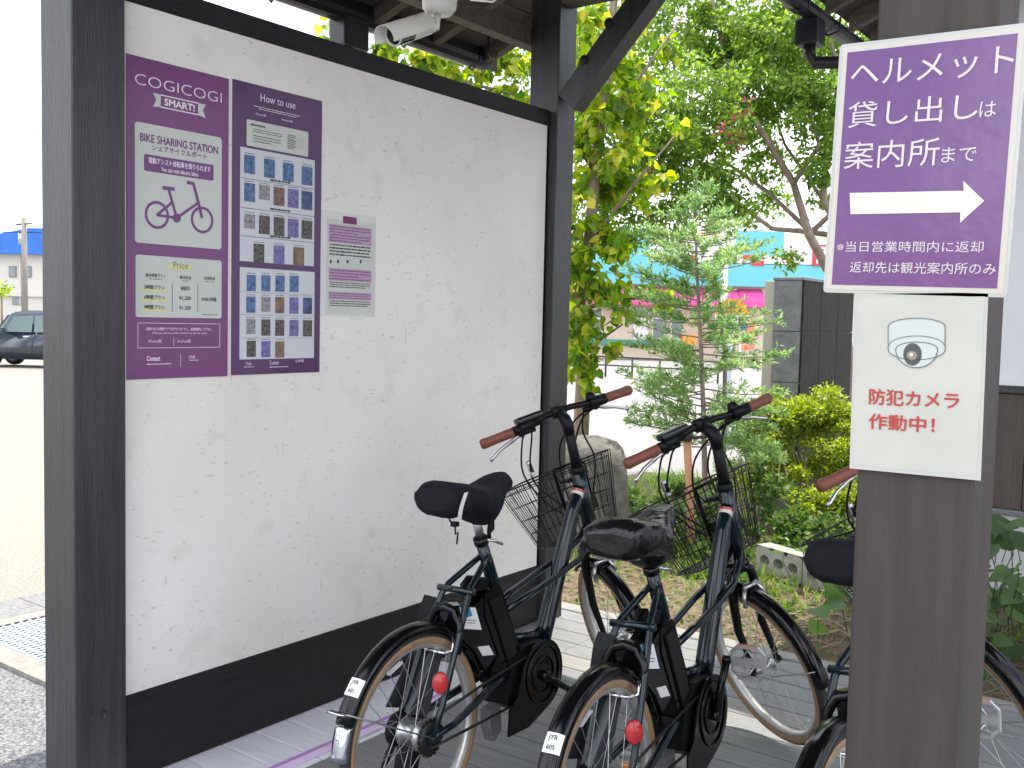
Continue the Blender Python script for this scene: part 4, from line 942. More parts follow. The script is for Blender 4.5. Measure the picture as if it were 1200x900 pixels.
def crown(parent, bl, size, shape, m_, droop=0., outw=.5, singles=0, upn=.8, name='foliage', leafname='leaf'):
    P, O = blobs(bl); N = len(P)
    D = rng.normal(size=(N, 3))+O*outw*2; D[:, 2] -= droop*2
    NN = rng.normal(size=(N, 3)); NN[:, 2] += upn*1.5
    S = size*rng.uniform(.6, 1.25, N)
    off = np.array(parent.location); P = P-off
    if singles:
        dist = np.linalg.norm(P+off-np.array([0, 0, CAM_Z]), axis=1)
        # keep as single leaves the nearest ones inside the view
        rel = P+off-np.array(EYE); zz = rel@np.array(fwd); xx = 600+F_PX*(rel@np.array(RT))/zz; yy = 450-F_PX*(rel@np.array(UP))/zz
        ok = (xx > 0) & (xx < 1200) & (yy > 0) & (yy < 900); order = np.argsort(np.where(ok, -S/dist, 9))
        si = order[:singles]; rest = order[singles:]
        one = leaf_mesh(leafname, np.zeros((1, 3)), np.array([[1., 0, 0]]), np.array([[0, 0, 1.]]), np.ones(1), shape, m_)
        d, s_, n = frames(D[si], NN[si])
        for i in range(len(si)):
            M = Matrix(((*[float(v) for v in (d[i][0], s_[i][0], n[i][0])],), (float(d[i][1]), float(s_[i][1]), float(n[i][1])), (float(d[i][2]), float(s_[i][2]), float(n[i][2])))).to_4x4()
            M = Matrix.Translation(Vector(P[si[i]].tolist())) @ M @ Matrix.Scale(float(S[si[i]]), 4)
            link(leafname, one, parent, M=M)
        P, D, NN, S = P[rest], D[rest], NN[rest], S[rest]
    me = leaf_mesh(name, P, D, NN, S, shape, m_); return link(name, me, parent, kind='stuff')
def limb(parent, pts, r0, r1, m_, name='branch'):
    P = [Vector(p)-parent.location for p in pts]; k = len(P)
    return MB().tube(P, [r0+(r1-r0)*i/(k-1) for i in range(k)], 8).build(name, m_, parent)
M_bark = mat('grey_brown_bark', (.17, .125, .09), .85, var=(.30, .23, .17), scale=10, stretch=(6, 6, 1.2), bump=.8, bscale=30)
M_bark2 = mat('smooth_pale_bark', (.20, .15, .12), .7, var=(.34, .27, .22), scale=6, stretch=(3, 3, 1), bump=.3, bscale=20)
def B(px, py, dp, r_, n, fy=1.): return (np.array(at(px, py, dp)), np.array([r_, r_*1.0, r_*fy]), n)

# lime green heart-leaved tree behind the far post
rb_ = at(681, 610, 8.1); rb_.z = GZ
tr = empty('redbud_tree', rb_, label='tree with lime green heart shaped leaves behind the far post', cat='tree')
L1 = leafmat('lime_heart_leaf', [(.05, .12, .012), (.14, .25, .02), (.36, .44, .035), (.07, .15, .015), (.46, .46, .06), (.16, .27, .02), (.09, .18, .018), (.52, .46, .08)], .55)
tb = [rb_, at(680, 520, 8.1), at(684, 440, 8.1), at(676, 370, 8.1), at(690, 290, 8.1), at(700, 180, 8.1), at(716, 60, 8.1), at(722, -60, 8.1)]
limb(tr, tb, .075, .03, M_bark, 'trunk')
for p in ([at(690, 290, 8.1), at(740, 220, 8.0), at(790, 160, 7.9)], [at(697, 200, 8.1), at(640, 120, 8.0), at(520, 90, 7.8), at(400, 70, 7.7)], [at(700, 150, 8.1), at(750, 90, 8.1), at(800, 20, 8.1)], [at(676, 370, 8.1), at(710, 350, 8.0), at(775, 350, 7.9)], [at(684, 440, 8.1), at(700, 400, 8.0), at(730, 380, 7.9)]):
    limb(tr, p, .022, .006, M_bark)
bl = [B(700, 40, 8.2, .50, 330), B(765, 30, 8.3, .42, 230), B(715, 130, 8.1, .42, 300), B(772, 118, 8.1, .28, 110), B(690, 205, 8.0, .35, 230), B(745, 200, 8.0, .30, 160),
      B(675, 285, 8.0, .28, 150), B(722, 275, 8.0, .20, 60), B(690, 345, 7.9, .26, 120), B(735, 350, 7.9, .18, 34), B(775, 345, 7.9, .10, 12), B(700, 402, 7.9, .24, 110), B(672, 380, 7.9, .22, 80), B(720, 310, 7.95, .3, 120), B(680, 440, 7.9, .16, 40), B(655, 250, 8, .3, 120),
      B(598, 55, 7.9, .26, 150), B(545, 75, 7.8, .24, 130), B(500, 85, 7.8, .22, 130), B(455, 70, 7.7, .22, 120), B(425, 70, 7.7, .18, 70), B(385, 48, 7.7, .17, 60), B(402, 70, 7.7, .10, 26), B(600, 115, 7.9, .17, 60), B(560, 115, 7.9, .15, 44), B(650, -60, 8.2, .6, 160), B(540, -30, 8.0, .35, 80)]
crown(tr, sub([(c, r_, int(n*1.5)) for c, r_, n in bl], 12, 1.1, .33), .078, 'heart', L1, droop=.75, singles=290)

# blue green young conifer
cf_ = at(826, 640, 7.6); cf_.z = GZ
cf = empty('young_conifer', cf_, label='young blue green conifer with feathery sprays in the planting bed', cat='tree')
top = at(815, 203, 7.6)
tk = [cf_, at(826, 560, 7.6), at(824, 470, 7.6), at(820, 380, 7.6), at(816, 300, 7.6), top]
limb(cf, tk, .028, .006, M_bark2, 'trunk')
limb(cf, [at(840, 645, 7.7), at(848, 520, 7.7), at(850, 420, 7.7), at(842, 340, 7.7)], .030, .010, M_bark2, 'trunk')
L2 = leafmat('blue_green_conifer', [(.07, .15, .06), (.16, .27, .10), (.30, .42, .15), (.11, .21, .11), (.46, .54, .20)], .5)
prof = [(203, 4), (225, 18), (250, 50), (280, 82), (320, 98), (360, 96), (400, 100), (440, 108), (475, 100), (505, 70), (530, 30)]
P = []; D = []; pth = MB()
for i in range(105):
    py = 212+(i/104)**.9*300
    hw = np.interp(py, [a for a, _ in prof], [b_ for _, b_ in prof])/F_PX*7.6
    a0 = rnd.uniform(0, 2*math.pi); ln_ = hw*rnd.uniform(.6, 1.08)
    base = at(820+(826-820)*(py-200)/300, py+12, 7.6)
    dr = Vector((math.cos(a0), math.sin(a0), .30-.5*(py-212)/300*rnd.random())).normalized()
    tip = base+dr*ln_
    pth.tube([base-cf_, (base+tip)/2-cf_+Vector((0, 0, -.02)), tip-cf_], [.006, .004, .002], 4)
    for k_ in range(int(5+ln_*36)):
        t_ = rnd.uniform(.18, 1.02); c = base.lerp(tip, t_)
        d2 = (dr+Vector((rnd.gauss(0, .55), rnd.gauss(0, .55), rnd.gauss(.5, .40)))).normalized(); sl_ = rnd.uniform(.05, .13)*(1.1-.3*t_)
        for j in range(12):
            u_ = j/12; P.append(tuple(c+d2*sl_*u_)); D.append(tuple(d2*.9+Vector((rnd.gauss(0, .6), rnd.gauss(0, .6), rnd.gauss(0, .6)))))
pth.build('branches', M_bark2, cf, kind='stuff')
for j in range(260):
    u_ = rnd.random(); c = at(815, 203+u_*40, 7.6); P.append(tuple(c)); D.append((rnd.gauss(0, .4), rnd.gauss(0, .4), 1))
P = np.array(P)-np.array(cf_); D = np.array(D)
link('foliage', leaf_mesh('foliage', P, D, rng.normal(size=P.shape), .042*rng.uniform(.6, 1.3, len(P)), 'needle', L2), cf, kind='stuff')

# big tree with pink flowers beyond
cm_ = at(990, 560, 10.4); cm_.z = GZ
cm = empty('crape_myrtle', cm_, label='broad tree with spreading grey limbs and a few pink flowers behind the stone wall', cat='tree')
limb(cm, [cm_, at(992, 420, 10.4), at(975, 325, 10.4)], .11, .07, M_bark2, 'trunk')
for p, a, b_ in (([(975, 325), (948, 275), (930, 215), (890, 150), (850, 70), (830, -20)], .05, .018), ([(990, 400), (1000, 300), (965, 235), (968, 160), (985, 90), (960, 0)], .05, .015), ([(1005, 280), (950, 272), (905, 268), (860, 235), (800, 170), (760, 120)], .035, .008),
                 ([(930, 215), (960, 170), (940, 100), (930, 20)], .028, .01), ([(950, 272), (900, 225), (850, 190), (800, 120), (780, 40)], .028, .008), ([(948, 275), (985, 240), (1000, 190), (990, 120)], .03, .012), ([(890, 150), (905, 90), (880, 30)], .02, .008), ([(1000, 300), (1040, 220), (1090, 130)], .03, .01), ([(965, 235), (920, 170), (900, 110)], .022, .008)):
    limb(cm, [at(x, y, 10.4+.5*math.sin(x)) if i else at(x, y, 10.4) for i, (x, y) in enumerate(p)], a, b_, M_bark2)
L3 = leafmat('mid_green_leaf', [(.05, .10, .016), (.11, .20, .03), (.22, .33, .055), (.07, .14, .02), (.34, .44, .08)], .5)
bl = []
for (x, y, r_, n) in ((740, 60, .8, 1300), (830, 30, .8, 1500), (920, 20, .7, 1200), (985, 60, .6, 900), (800, 130, .7, 1200), (870, 110, .6, 1000), (940, 110, .5, 600), (760, 190, .6, 1100), (830, 205, .5, 800), (900, 190, .35, 300), (970, 180, .4, 400), (770, 250, .45, 600), (860, 245, .3, 200), (700, 150, .7, 1000), (700, 260, .5, 500), (975, 230, .25, 180), (890, 60, .5, 700), (1010, 130, .4, 300), (660, 60, .7, 700), (880, 140, .45, 500), (960, 120, .4, 450), (820, 160, .5, 600), (930, 60, .5, 600), (905, 235, .25, 170), (985, 150, .3, 300), (850, 60, .5, 600), (800, -60, 1.0, 900), (930, -80, .9, 800), (1060, 60, .7, 500), (925, 305, .16, 60)):
    bl.append(B(x, y, 10.4+rnd.uniform(-.6, .9), r_, int(n*3.3), .8))
crown(cm, sub(bl, 44, 1.05, .24), .058, 'oval', L3, droop=.25, upn=.5)
fl_ = [B(848, 148, 9.9, .22, 60), B(868, 132, 9.9, .14, 34), B(860, 162, 9.9, .12, 30), B(765, 205, 9.9, .08, 10)]
crown(cm, sub(fl_, 5, 1, .3), .055, 'oval', leafmat('pink_petals', [(.55, .10, .20), (.68, .20, .32), (.6, .05, .12)], .4), name='flowers')

# trimmed yellow green hedge
hb_ = at(950, 640, 7.6); hb_.z = GZ
hd_ = empty('clipped_bush', hb_, label='yellow green small leaved bush in front of the stone wall', cat='bush')
L4 = leafmat('yellow_green_small_leaf', [(.08, .13, .014), (.20, .27, .025), (.36, .42, .04), (.13, .19, .02), (.46, .50, .07)], .40)
bl = [B(915, 498, 8.2, .28, 1500, .7), B(960, 490, 8.2, .30, 1900, .7), B(1000, 488, 8.2, .25, 1400, .8), B(985, 540, 7.9, .26, 1100, .7), B(930, 545, 8.0, .24, 700, .6), B(950, 585, 7.6, .24, 900, .6), B(990, 590, 7.5, .25, 900, .8), B(905, 470, 8.4, .1, 200), B(895, 515, 8.3, .22, 900, .8), B(885, 560, 8.0, .2, 600, .8), B(1030, 520, 8.0, .3, 900), B(1080, 540, 8.0, .3, 700)]
crown(hd_, sub([(c, r_, int(n*2.4)) for c, r_, n in bl], 22, 1, .40), .036, 'oval', L4, upn=1.2)
for i in range(16):
    x = rnd.uniform(885, 1000); limb(hd_, [at(x, 645, 7.7), at(x+rnd.uniform(-15, 15), 590, 7.8), at(x+rnd.uniform(-25, 25), 530, 7.9)], .010, .004, M_bark, 'stem')
# mixed undergrowth
ug_ = at(900, 640, 7.0); ug_.z = GZ
L5 = leafmat('mixed_weed_leaf', [(.03, .075, .015), (.06, .13, .025), (.10, .17, .03), (.15, .20, .04)], .35)
ug = empty('undergrowth', ug_, label='low leafy undergrowth between the hedge and the concrete blocks', cat='undergrowth', kind='stuff')
bl = [B(905, 585, 7.3, .16, 420), B(930, 615, 7.0, .20, 620, .7), B(975, 625, 6.9, .20, 620, .7), B(890, 560, 7.5, .12, 200), B(1000, 640, 6.8, .15, 200), B(905, 640, 6.9, .10, 160), B(940, 640, 6.8, .12, 200)]
for x_, y_, d_ in ((752, 610, 7.6), (778, 600, 7.8), (800, 622, 7.3), (830, 600, 7.6), (855, 618, 7.2), (760, 640, 7.0), (835, 645, 6.8), (870, 650, 6.7), (742, 585, 8.2), (790, 575, 8.4), (825, 570, 8.3), (770, 665, 6.6), (815, 672, 6.5), (885, 690, 6.0), (850, 680, 6.2), (725, 655, 7.0), (920, 720, 5.6)): bl.append(B(x_, y_, d_, .17 if y_ < 650 else .12, 420 if y_ < 650 else 200, .55))
crown(ug, sub(bl, 12, 1, .4), .052, 'oval', L5, upn=.9)
# dark spreading juniper left of the hedge
jn_ = at(885, 640, 7.5); jn_.z = GZ
jn = empty('spreading_juniper', jn_, label='low blue green juniper spreading left of the yellow green bush', cat='shrub')
bl = [B(868, 512, 7.5, .17, 1500, .6), B(893, 528, 7.4, .16, 1500, .5), B(850, 545, 7.4, .13, 700, .6), B(845, 585, 7.3, .14, 600, .8), B(875, 490, 7.6, .10, 500, .6)]
crown(jn, sub(bl, 14, 1, .4), .036, 'needle', L2, upn=.3)
for (a, b_) in ((868, 512), (893, 528), (850, 545), (905, 545), (880, 520)):
    limb(jn, [at(885, 645, 7.5), at((885+a)/2+8, 590, 7.5), at(a, b_, 7.5)], .014, .005, M_bark2, 'stem')

# weeds and straw on the bed
def scatter(n, x0, x1, y0, y1): return np.stack([rng.uniform(x0, x1, n), rng.uniform(y0, y1, n), np.full(n, GZ)], 1)
M_gr = leafmat('weed_green', [(.05, .12, .015), (.12, .24, .03), (.20, .32, .045), (.30, .34, .08)], .45, .6)
P = scatter(34000, -5.0, 1.5, 4.45, 9.5)
nz_ = np.sin(P[:, 0]*2.3+1)+np.sin(P[:, 1]*1.9+P[:, 0])+.8*np.sin(P[:, 0]*5.1-P[:, 1]*3.3)
keep = (rng.random(len(P)) < np.clip(.06+.30*(P[:, 1]-4.6)/1.2*(1+.6*nz_), .03, 1)); P = P[keep]
D = rng.normal(size=P.shape)*.55; D[:, 2] = np.abs(rng.normal(size=len(P)))*.6+.6
link('weeds', leaf_mesh('weeds', P, D, rng.normal(size=P.shape), rng.uniform(.05, .17, len(P))*np.clip((P[:, 1]-4.2)/1.8, .3, .9), 'blade', M_gr), None, label='green grass and weeds growing over the planting bed', cat='weeds', kind='stuff')
P = scatter(16000, -4.4, 1.5, 4.42, 8.4); P[:, 2] += .01
D = rng.normal(size=P.shape); D[:, 2] = np.abs(D[:, 2])*.5
link('leafy_weeds', leaf_mesh('leafy_weeds', P[::3], D[::3], np.tile([0, 0, 1.], (len(P[::3]), 1))+rng.normal(size=P[::3].shape)*.4, rng.uniform(.02, .05, len(P[::3])), 'oval', L5), None, label='small broad leaved weeds dotted over the soil', cat='weeds', kind='stuff')
M_straw = leafmat('dead_straw', [(.18, .13, .075), (.30, .23, .14), (.12, .085, .05), (.24, .18, .11)], .1, .8)
P = scatter(9000, -4.4, 1.5, 4.42, 7.0); P[:, 2] += rng.uniform(0, .03, len(P))
D = rng.normal(size=P.shape); D[:, 2] *= .22
link('dead_grass', leaf_mesh('dead_grass', P, D, rng.normal(size=P.shape)+np.array([0, 0, 1.]), rng.uniform(.03, .13, len(P)), 'blade', M_straw), None, label='dry straw and dead leaves lying on the soil beside the deck', cat='litter', kind='stuff')
# dead vine tangle by the deck edge, left of the near post
vb = on(975, 745, 2, GZ+.05)
vn = MB(); r_ = random.Random(5)
for i in range(46):
    p = Vector((vb.x+r_.uniform(-.28, .55), vb.y+r_.uniform(-.12, .35), GZ+.02)); a = r_.uniform(0, 6.28); Q = []
    for k_ in range(7):
        Q.append(p.copy()); a += r_.uniform(-.8, .8); p = p+Vector((math.cos(a)*.055, math.sin(a)*.055, r_.uniform(-.02, .035))); p.z = max(p.z, GZ+.01)
    vn.tube(Q, r_.uniform(.0025, .005), 5)
vn.build('dead_vines', mat('dry_vine', (.24, .17, .11), .8, var=(.36, .28, .20), scale=20), None, label='tangle of dry brown vines at the deck edge left of the near post', cat='vines', kind='stuff')
L6 = leafmat('broad_green_leaf', [(.05, .12, .02), (.09, .18, .03), (.14, .24, .04), (.07, .15, .025)], .35, .4)
def leafy(name, base, specs, lab, cat='plant', mt=L6):
    e = empty(name, base, label=lab, cat=cat)
    one = leaf_mesh('leaf', np.zeros((1, 3)), np.array([[1., 0, 0]]), np.array([[0, 0, 1.]]), np.ones(1), 'heart', mt)
    st_ = MB()
    for (p, s_) in specs:
        d = Vector((rnd.gauss(0, 1), rnd.gauss(-.5, .8), rnd.uniform(-.7, .1))).normalized(); n = Vector((rnd.gauss(0, .35), rnd.gauss(-.5, .35), 1)).normalized()
        n = (n-d*n.dot(d)).normalized(); M = Matrix((d, n.cross(d), n)).transposed().to_4x4(); M.translation = p-base; M = M @ Matrix.Scale(s_, 4)
        link('leaf', one, e, M=M); q_ = p-base; st_.tube([q_+Vector((rnd.uniform(-.04, .04), .05, -.16)), q_+Vector((0, .02, -.06)), q_], .0025, 5)
    st_.build('stems', mat('green_stem', (.05, .09, .025), .7), e, kind='stuff')
    return e
sp_ = [(at(x+rnd.uniform(-10, 10), y+rnd.uniform(-8, 8), d_), s_) for x, y, d_, s_ in ((958, 690, 4.9, .13), (985, 700, 4.8, .11), (965, 720, 4.75, .12), (950, 735, 4.8, .10), (925, 655, 6.2, .10), (940, 645, 6.2, .12), (990, 640, 6.1, .12), (970, 640, 6.2, .10), (1000, 730, 4.7, .1))]
bs = on(985, 770, 2, GZ); leafy('broad_leaf_plant', bs, [s_ for s_ in sp_ if s_[0].y < 5.3 or True][:4]+sp_[-1:], 'bright green broad leaved plant beside the dry vines')
bs = on(945, 690, 2, GZ); leafy('broad_leaf_plant', bs, sp_[4:8], 'bright green broad leaved plant behind the concrete blocks')
sp_ = []
for i in range(120):
    x, y = rnd.uniform(1110, 1250), rnd.uniform(612, 790); sp_.append((at(x, y, rnd.uniform(4.6, 5.5)), rnd.uniform(.08, .16)))
bs = on(1185, 800, 2, GZ); leafy('climbing_leafy_plant', bs, sp_, 'dense broad leaved green plant right of the near post below the building wall', mt=leafmat('soft_green_leaf', [(.05, .10, .035), (.08, .15, .05), (.13, .22, .08), (.06, .12, .04)], .35, .5))

# ------------------------------------------------------------------ things in the planting bed
rk = at(690, 640, 7.2); rk.z = GZ
mb = MB(); vs = []; pr = [(.0, .80), (.10, .795), (.19, .77), (.245, .72), (.275, .64), (.285, .5), (.285, .3), (.29, .1), (.30, -.05)]
for i in range(28):
    a = 2*math.pi*i/28
    for r_, z_ in pr:
        k_ = 1+.05*math.sin(3*a+z_*5)+.03*math.sin(7*a-z_*9); vs.append((math.cos(a)*r_*k_, math.sin(a)*r_*k_*.8, z_+.01*math.sin(5*a)))
k = len(pr); mb.add(vs, [(i*k+j, i*k+j+1, ((i+1) % 28)*k+j+1, ((i+1) % 28)*k+j) for i in range(28) for j in range(k-1)], 0, True)
o = mb.build('boulder', mat('mossy_granite', (.085, .085, .07), .9, var=(.17, .16, .135), scale=9, bump=1., bscale=28)); o.location = rk
tag(o, 'upright rounded grey boulder behind the basket of the bicycle nearest the wall', 'rock')
sk = at(811, 632, 7.0); sk.z = GZ; tp = at(805, 512, 7.0)
e = empty('tree_stake', sk, label='reddish brown wooden stake tied with dark cord beside the conifer', cat='stake')
MB().tube([(0, 0, 0), (tp-sk)*.5+Vector((.004, 0, 0)), tp-sk], [.030, .026, .028], 10).build('pole', mat('reddish_stake_wood', (.33, .15, .075), .8, var=(.46, .25, .13), scale=6, stretch=(5, 5, 1), bump=.6, bscale=30), e)
MB().tube([tp-sk+Vector((0, 0, -.03)), tp-sk+Vector((0, 0, .03))], .037, 10).tube([tp-sk, tp-sk+Vector((.06, .02, .0)), tp-sk+Vector((.14, .05, .01))], .012, 6).build('cord', mat('palm_cord', (.04, .025, .02), .95), e)
# hollow concrete blocks
c0 = on(888, 672, 2, GZ); c1_ = on(958, 694, 2, GZ)
dv = (c1_-c0); dv.z = 0; dv.normalize(); angb = math.atan2(dv.y, dv.x)
for i in range(3):
    p = c0+dv*(i*.40-.02)
    e = empty('concrete_block', M=Matrix.Translation(p) @ Matrix.Rotation(angb, 4, 'Z'), label=('grey hollow concrete block at the left end of the row' , 'grey hollow concrete block in the middle of the row', 'grey hollow concrete block at the right end of the row by the leafy plant')[i], cat='concrete block', group='concrete blocks edging the bed')
    mb = MB(); H_ = .19; W_ = .39; T_ = .12; holes = [(.075, .042), (.195, .045), (.315, .042)]
    # front and back plates with oval holes built as strips
    for y_ in (0, T_):
        xs = [0]
        for hc, hr in holes:
            n = 16; hz = H_*.52; rz = .034
            x0_, x1_ = (hc-.06, hc+.06)
            if hc == .075: x0_ = 0
            if hc == .315: x1_ = W_
            outer = []; inner = []
            for q in range(n):
                a = 2*math.pi*q/n; cx_, sz_ = math.cos(a), math.sin(a)
                inner.append((hc+hr*cx_, y_, hz+rz*sz_))
                t_ = min(abs((x1_-hc if cx_ > 0 else hc-x0_)/(cx_ if abs(cx_) > 1e-6 else 1e-6)), abs((H_-hz if sz_ > 0 else hz)/(sz_ if abs(sz_) > 1e-6 else 1e-6)))
                outer.append((hc+t_*cx_, y_, hz+t_*sz_))
            mb.add(outer+inner, [(q, (q+1) % n, n+(q+1) % n, n+q) for q in range(n)])
            if y_ == 0:
                back = [(x, T_, z_) for x, _, z_ in inner]; mb.add(inner+back, [(q, (q+1) % n, n+(q+1) % n, n+q) for q in range(n)], 0, True)
    mb.add([(0, 0, 0), (0, T_, 0), (0, T_, H_), (0, 0, H_), (W_, 0, 0), (W_, T_, 0), (W_, T_, H_), (W_, 0, H_)], [(0, 1, 2, 3), (4, 5, 6, 7), (3, 2, 6, 7)])
    mb.build('block', mat('block_concrete', (.25, .245, .22), .9, var=(.36, .35, .31), scale=25, bump=.8, bscale=160), e)
# stone clad wall
yc = 8.35
pl_ = on(905, 400, 1, yc); pr_ = on(939, 400, 1, yc); zt = on(939, 326, 1, yc).z
xr = pr_.x; yl_ = on(998, 400, 0, xr).y
sw = empty('stone_wall', (xr, yc, GZ), label='short freestanding wall clad in dark stone tiles behind the bush', cat='wall')
M_st = mat('shaded_stone_tile', (.012, .011, .010), .7, spec=.2, var=(.035, .032, .028), scale=7, stretch=(3, 3, .8), bump=.5, bscale=30)  # same stone with the shade of its right side put into the colour
M_st2 = mat('lit_stone_tile', (.14, .14, .15), .55, var=(.24, .24, .26), scale=9, bump=.5, bscale=30)  # same stone, colour lightened for the brighter front face and cap
wd_ = pr_.x-pl_.x; hh = zt-GZ; ln_ = yl_-yc
MB().box((-wd_+.012, .012, -.05), (-.012, ln_, hh-.02)).build('core', M_conc, sw)
zs = [hh-.02]
while zs[-1] > -.0: zs.append(zs[-1]-.44)
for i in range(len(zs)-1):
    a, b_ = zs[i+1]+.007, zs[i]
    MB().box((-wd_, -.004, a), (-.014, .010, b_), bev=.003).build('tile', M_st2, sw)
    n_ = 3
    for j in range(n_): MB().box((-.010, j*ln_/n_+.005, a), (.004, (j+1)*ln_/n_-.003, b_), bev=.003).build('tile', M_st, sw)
MB().box((-wd_-.01, -.01, hh-.018), (.01, ln_, hh+.01), bev=.004).build('cap', M_st2, sw)
MB().box((-wd_-.10, .03, -.05), (-wd_-.004, ln_, hh-.02), bev=.004).build('pale_edge', mat('cream_stone', (.46, .42, .36), .7), sw)

# ------------------------------------------------------------------ building on the right
yb = 6.4
bd = empty('town_building', (-1.9, yb, GZ), label='building with white plaster, brown boards and a low tiled eave, right of the near post', cat='building')
def bp_(name, mb, m_, **kw): o = mb.build(name, m_, bd, **kw); o.matrix_local = Matrix.Translation(-Vector((-1.9, yb, GZ))); return o
zz = [on(1186, y, 1, yb).z for y in (452, 461, 597, 603, 632)]
xl_ = on(1090, 500, 1, yb).x
M_plw = mat('white_plaster', (.74, .76, .80), .7, var=(.68, .70, .74), scale=3)
bp_('plaster_wall', MB().box((xl_, yb, zz[0]), (6, yb+.2, 4.2)), M_plw)
bp_('rail', MB().box((xl_-.03, yb-.03, zz[1]-.0), (6, yb+.2, zz[0]-.002), bev=.004), M_post)
M_sid = mat('brown_siding', (.055, .042, .036), .6, var=(.085, .065, .056), scale=4, stretch=(12, 12, .7), bump=.3, bscale=30)
x = xl_
while x < 1.6:
    bp_('siding_board', MB().box((x, yb-.012, zz[2]), (x+.172, yb+.1, zz[1]-.002), bev=.003), M_sid); x += .176
bp_('sill', MB().box((xl_-.02, yb-.05, zz[3]), (6, yb+.2, zz[2]-.002), bev=.004), M_conc_d)
bp_('plinth', MB().box((xl_, yb-.02, GZ-.02), (6, yb+.2, zz[3]-.002)), mat('pale_plinth', (.46, .47, .48), .8, var=(.55, .55, .56), scale=12))
bp_('corner_post', MB().box((xl_-.14, yb-.02, GZ), (xl_-.002, yb+.15, 3.4), bev=.004), M_post)
ex_, ez_ = -1.87, 3.05
def rz2(x): return ez_+(x-ex_)*.40
for i in range(9):
    xa = ex_+i*.19; bp_('roof_board', MB().prism([(xa, rz2(xa)+.09), (xa+.182, rz2(xa+.182)+.09), (xa+.182, rz2(xa+.182)+.108), (xa, rz2(xa)+.108)], 4.62, 9.5), M_roofw)
bp_('roof_tiles', MB().prism([(ex_-.02, rz2(ex_)+.112), (2.5, rz2(2.5)+.112), (2.5, rz2(2.5)+.18), (ex_-.02, rz2(ex_)+.18)], 4.6, 9.52), M_gutter)
y = 4.66
while y < 9.2:
    bp_('rafter', MB().prism([(ex_+.04, rz2(ex_+.04)), (-.3, rz2(-.3)), (-.3, rz2(-.3)+.088), (ex_+.04, rz2(ex_+.04)+.088)], y, y+.05), M_rafter); y += .36
bp_('gutter', gutter(ex_-.04, 4.6, 9.5, ez_+.05, .052), M_gutter)
bp_('gutter_outlet', MB().box((ex_-.10, 4.98, ez_-.13), (ex_+.02, 5.10, ez_), bev=.01).tube([(ex_-.04, 5.04, ez_-.12), (ex_-.04, 5.04, ez_-.17), (ex_-.01, 5.05, ez_-.215), (ex_+.20, 5.1, ez_-.23), (ex_+.6, 6.2, ez_-.28)], .032, 10), M_gutter)
for y in (4.85, 5.3, 5.9): bp_('gutter_bracket', MB().tube([(ex_+.02, y, ez_+.07), (ex_+.02, y, ez_), (ex_-.04, y, ez_-.015), (ex_-.105, y, ez_+.03)], .006, 6), M_gutter)
# white slat fence glimpsed between stone wall and sign
fo = at(1006, 480, 11.5); fo.z = GZ
wf = empty('white_fence', fo, label='white slat fence glimpsed between the stone wall and the signs', cat='fence')
for i in range(7): MB().box((i*.10-.35, 0, 0), (i*.10-.275, .02, 1.9)).build('slat', M_white, wf)
MB().box((-.36, .022, .5), (.36, .04, .56)).box((-.36, .022, 1.5), (.36, .04, 1.56)).build('rails', M_white, wf, kind='stuff')

# ------------------------------------------------------------------ across the road
Z3 = (0, 0, 1)
SHP = Board('shop', (at(820, 376, 45).x, at(820, 376, 45).y, 0), rt0, Z3, label='shop across the road with a turquoise sign band and a pink awning', cat='shop')
def pv3(bd_, name, x0, x1, y0, y1, m_, d0=0., d1=.2, par=None, **kw):
    u0, v0 = bd_.uv(x0, (y0+y1)/2)[0], bd_.uv((x0+x1)/2, y1)[1]; u1, v1 = bd_.uv(x1, (y0+y1)/2)[0], bd_.uv((x0+x1)/2, y0)[1]
    return MB().box((u0, v0, d0), (u1, v1, d1)).build(name, m_, par or bd_.e, **kw)
M_swall = mat('warm_shop_wall', (.62, .50, .38), .8, var=(.70, .58, .46), scale=.6)
M_turq = mat('turquoise_sign', (.14, .50, .56), .5); M_pinkA = mat('pink_awning', (.72, .10, .34), .6, var=(.62, .07, .27), scale=.7, stretch=(4, 1, 1))
M_glass = mat('window_glass', (.16, .19, .20), .08, spec=.8); M_fr = mat('white_window_frame', (.75, .75, .74), .5)
u0 = SHP.uv(560, 380)[0]; u1 = SHP.uv(1060, 380)[0]
MB().box((u0, GZ-.05, -9), (u1, 5.6, 0)).build('wall', M_swall, SHP.e)
pv3(SHP, 'sign_band', 690, 1040, 310, 336, M_turq, .15, .45); pv3(SHP, 'sign_band', 690, 1040, 280, 309, mat('white_sign_band', (.80, .80, .80), .5), .15, .45)
pv3(SHP, 'sign_band', 690, 760, 272, 320, M_turq, .46, .50); pv3(SHP, 'sign_band', 860, 915, 272, 300, M_turq, .46, .50)
u = SHP.box(948.5, 971, 288, 312)
MB().box((u[0], u[1], .46), (u[2], u[3], .56)).build('red_sign', mat('red_sign', (.62, .03, .04), .4), SHP.e)
SHP.text('西', (u[0]+.12, u[1]+.1, u[2]-.12, u[3]-.1), M_white, lay=950, bold=.006)
for (a, b_, c, d) in ((772, 782, 300, 308), (805, 812, 300, 307), (868, 884, 297, 305), (878, 892, 306, 312), (918, 926, 303, 309)): pv3(SHP, 'red_symbol', a, b_, c, d, mat('red_sign', (0, 0, 0)), .46, .49)
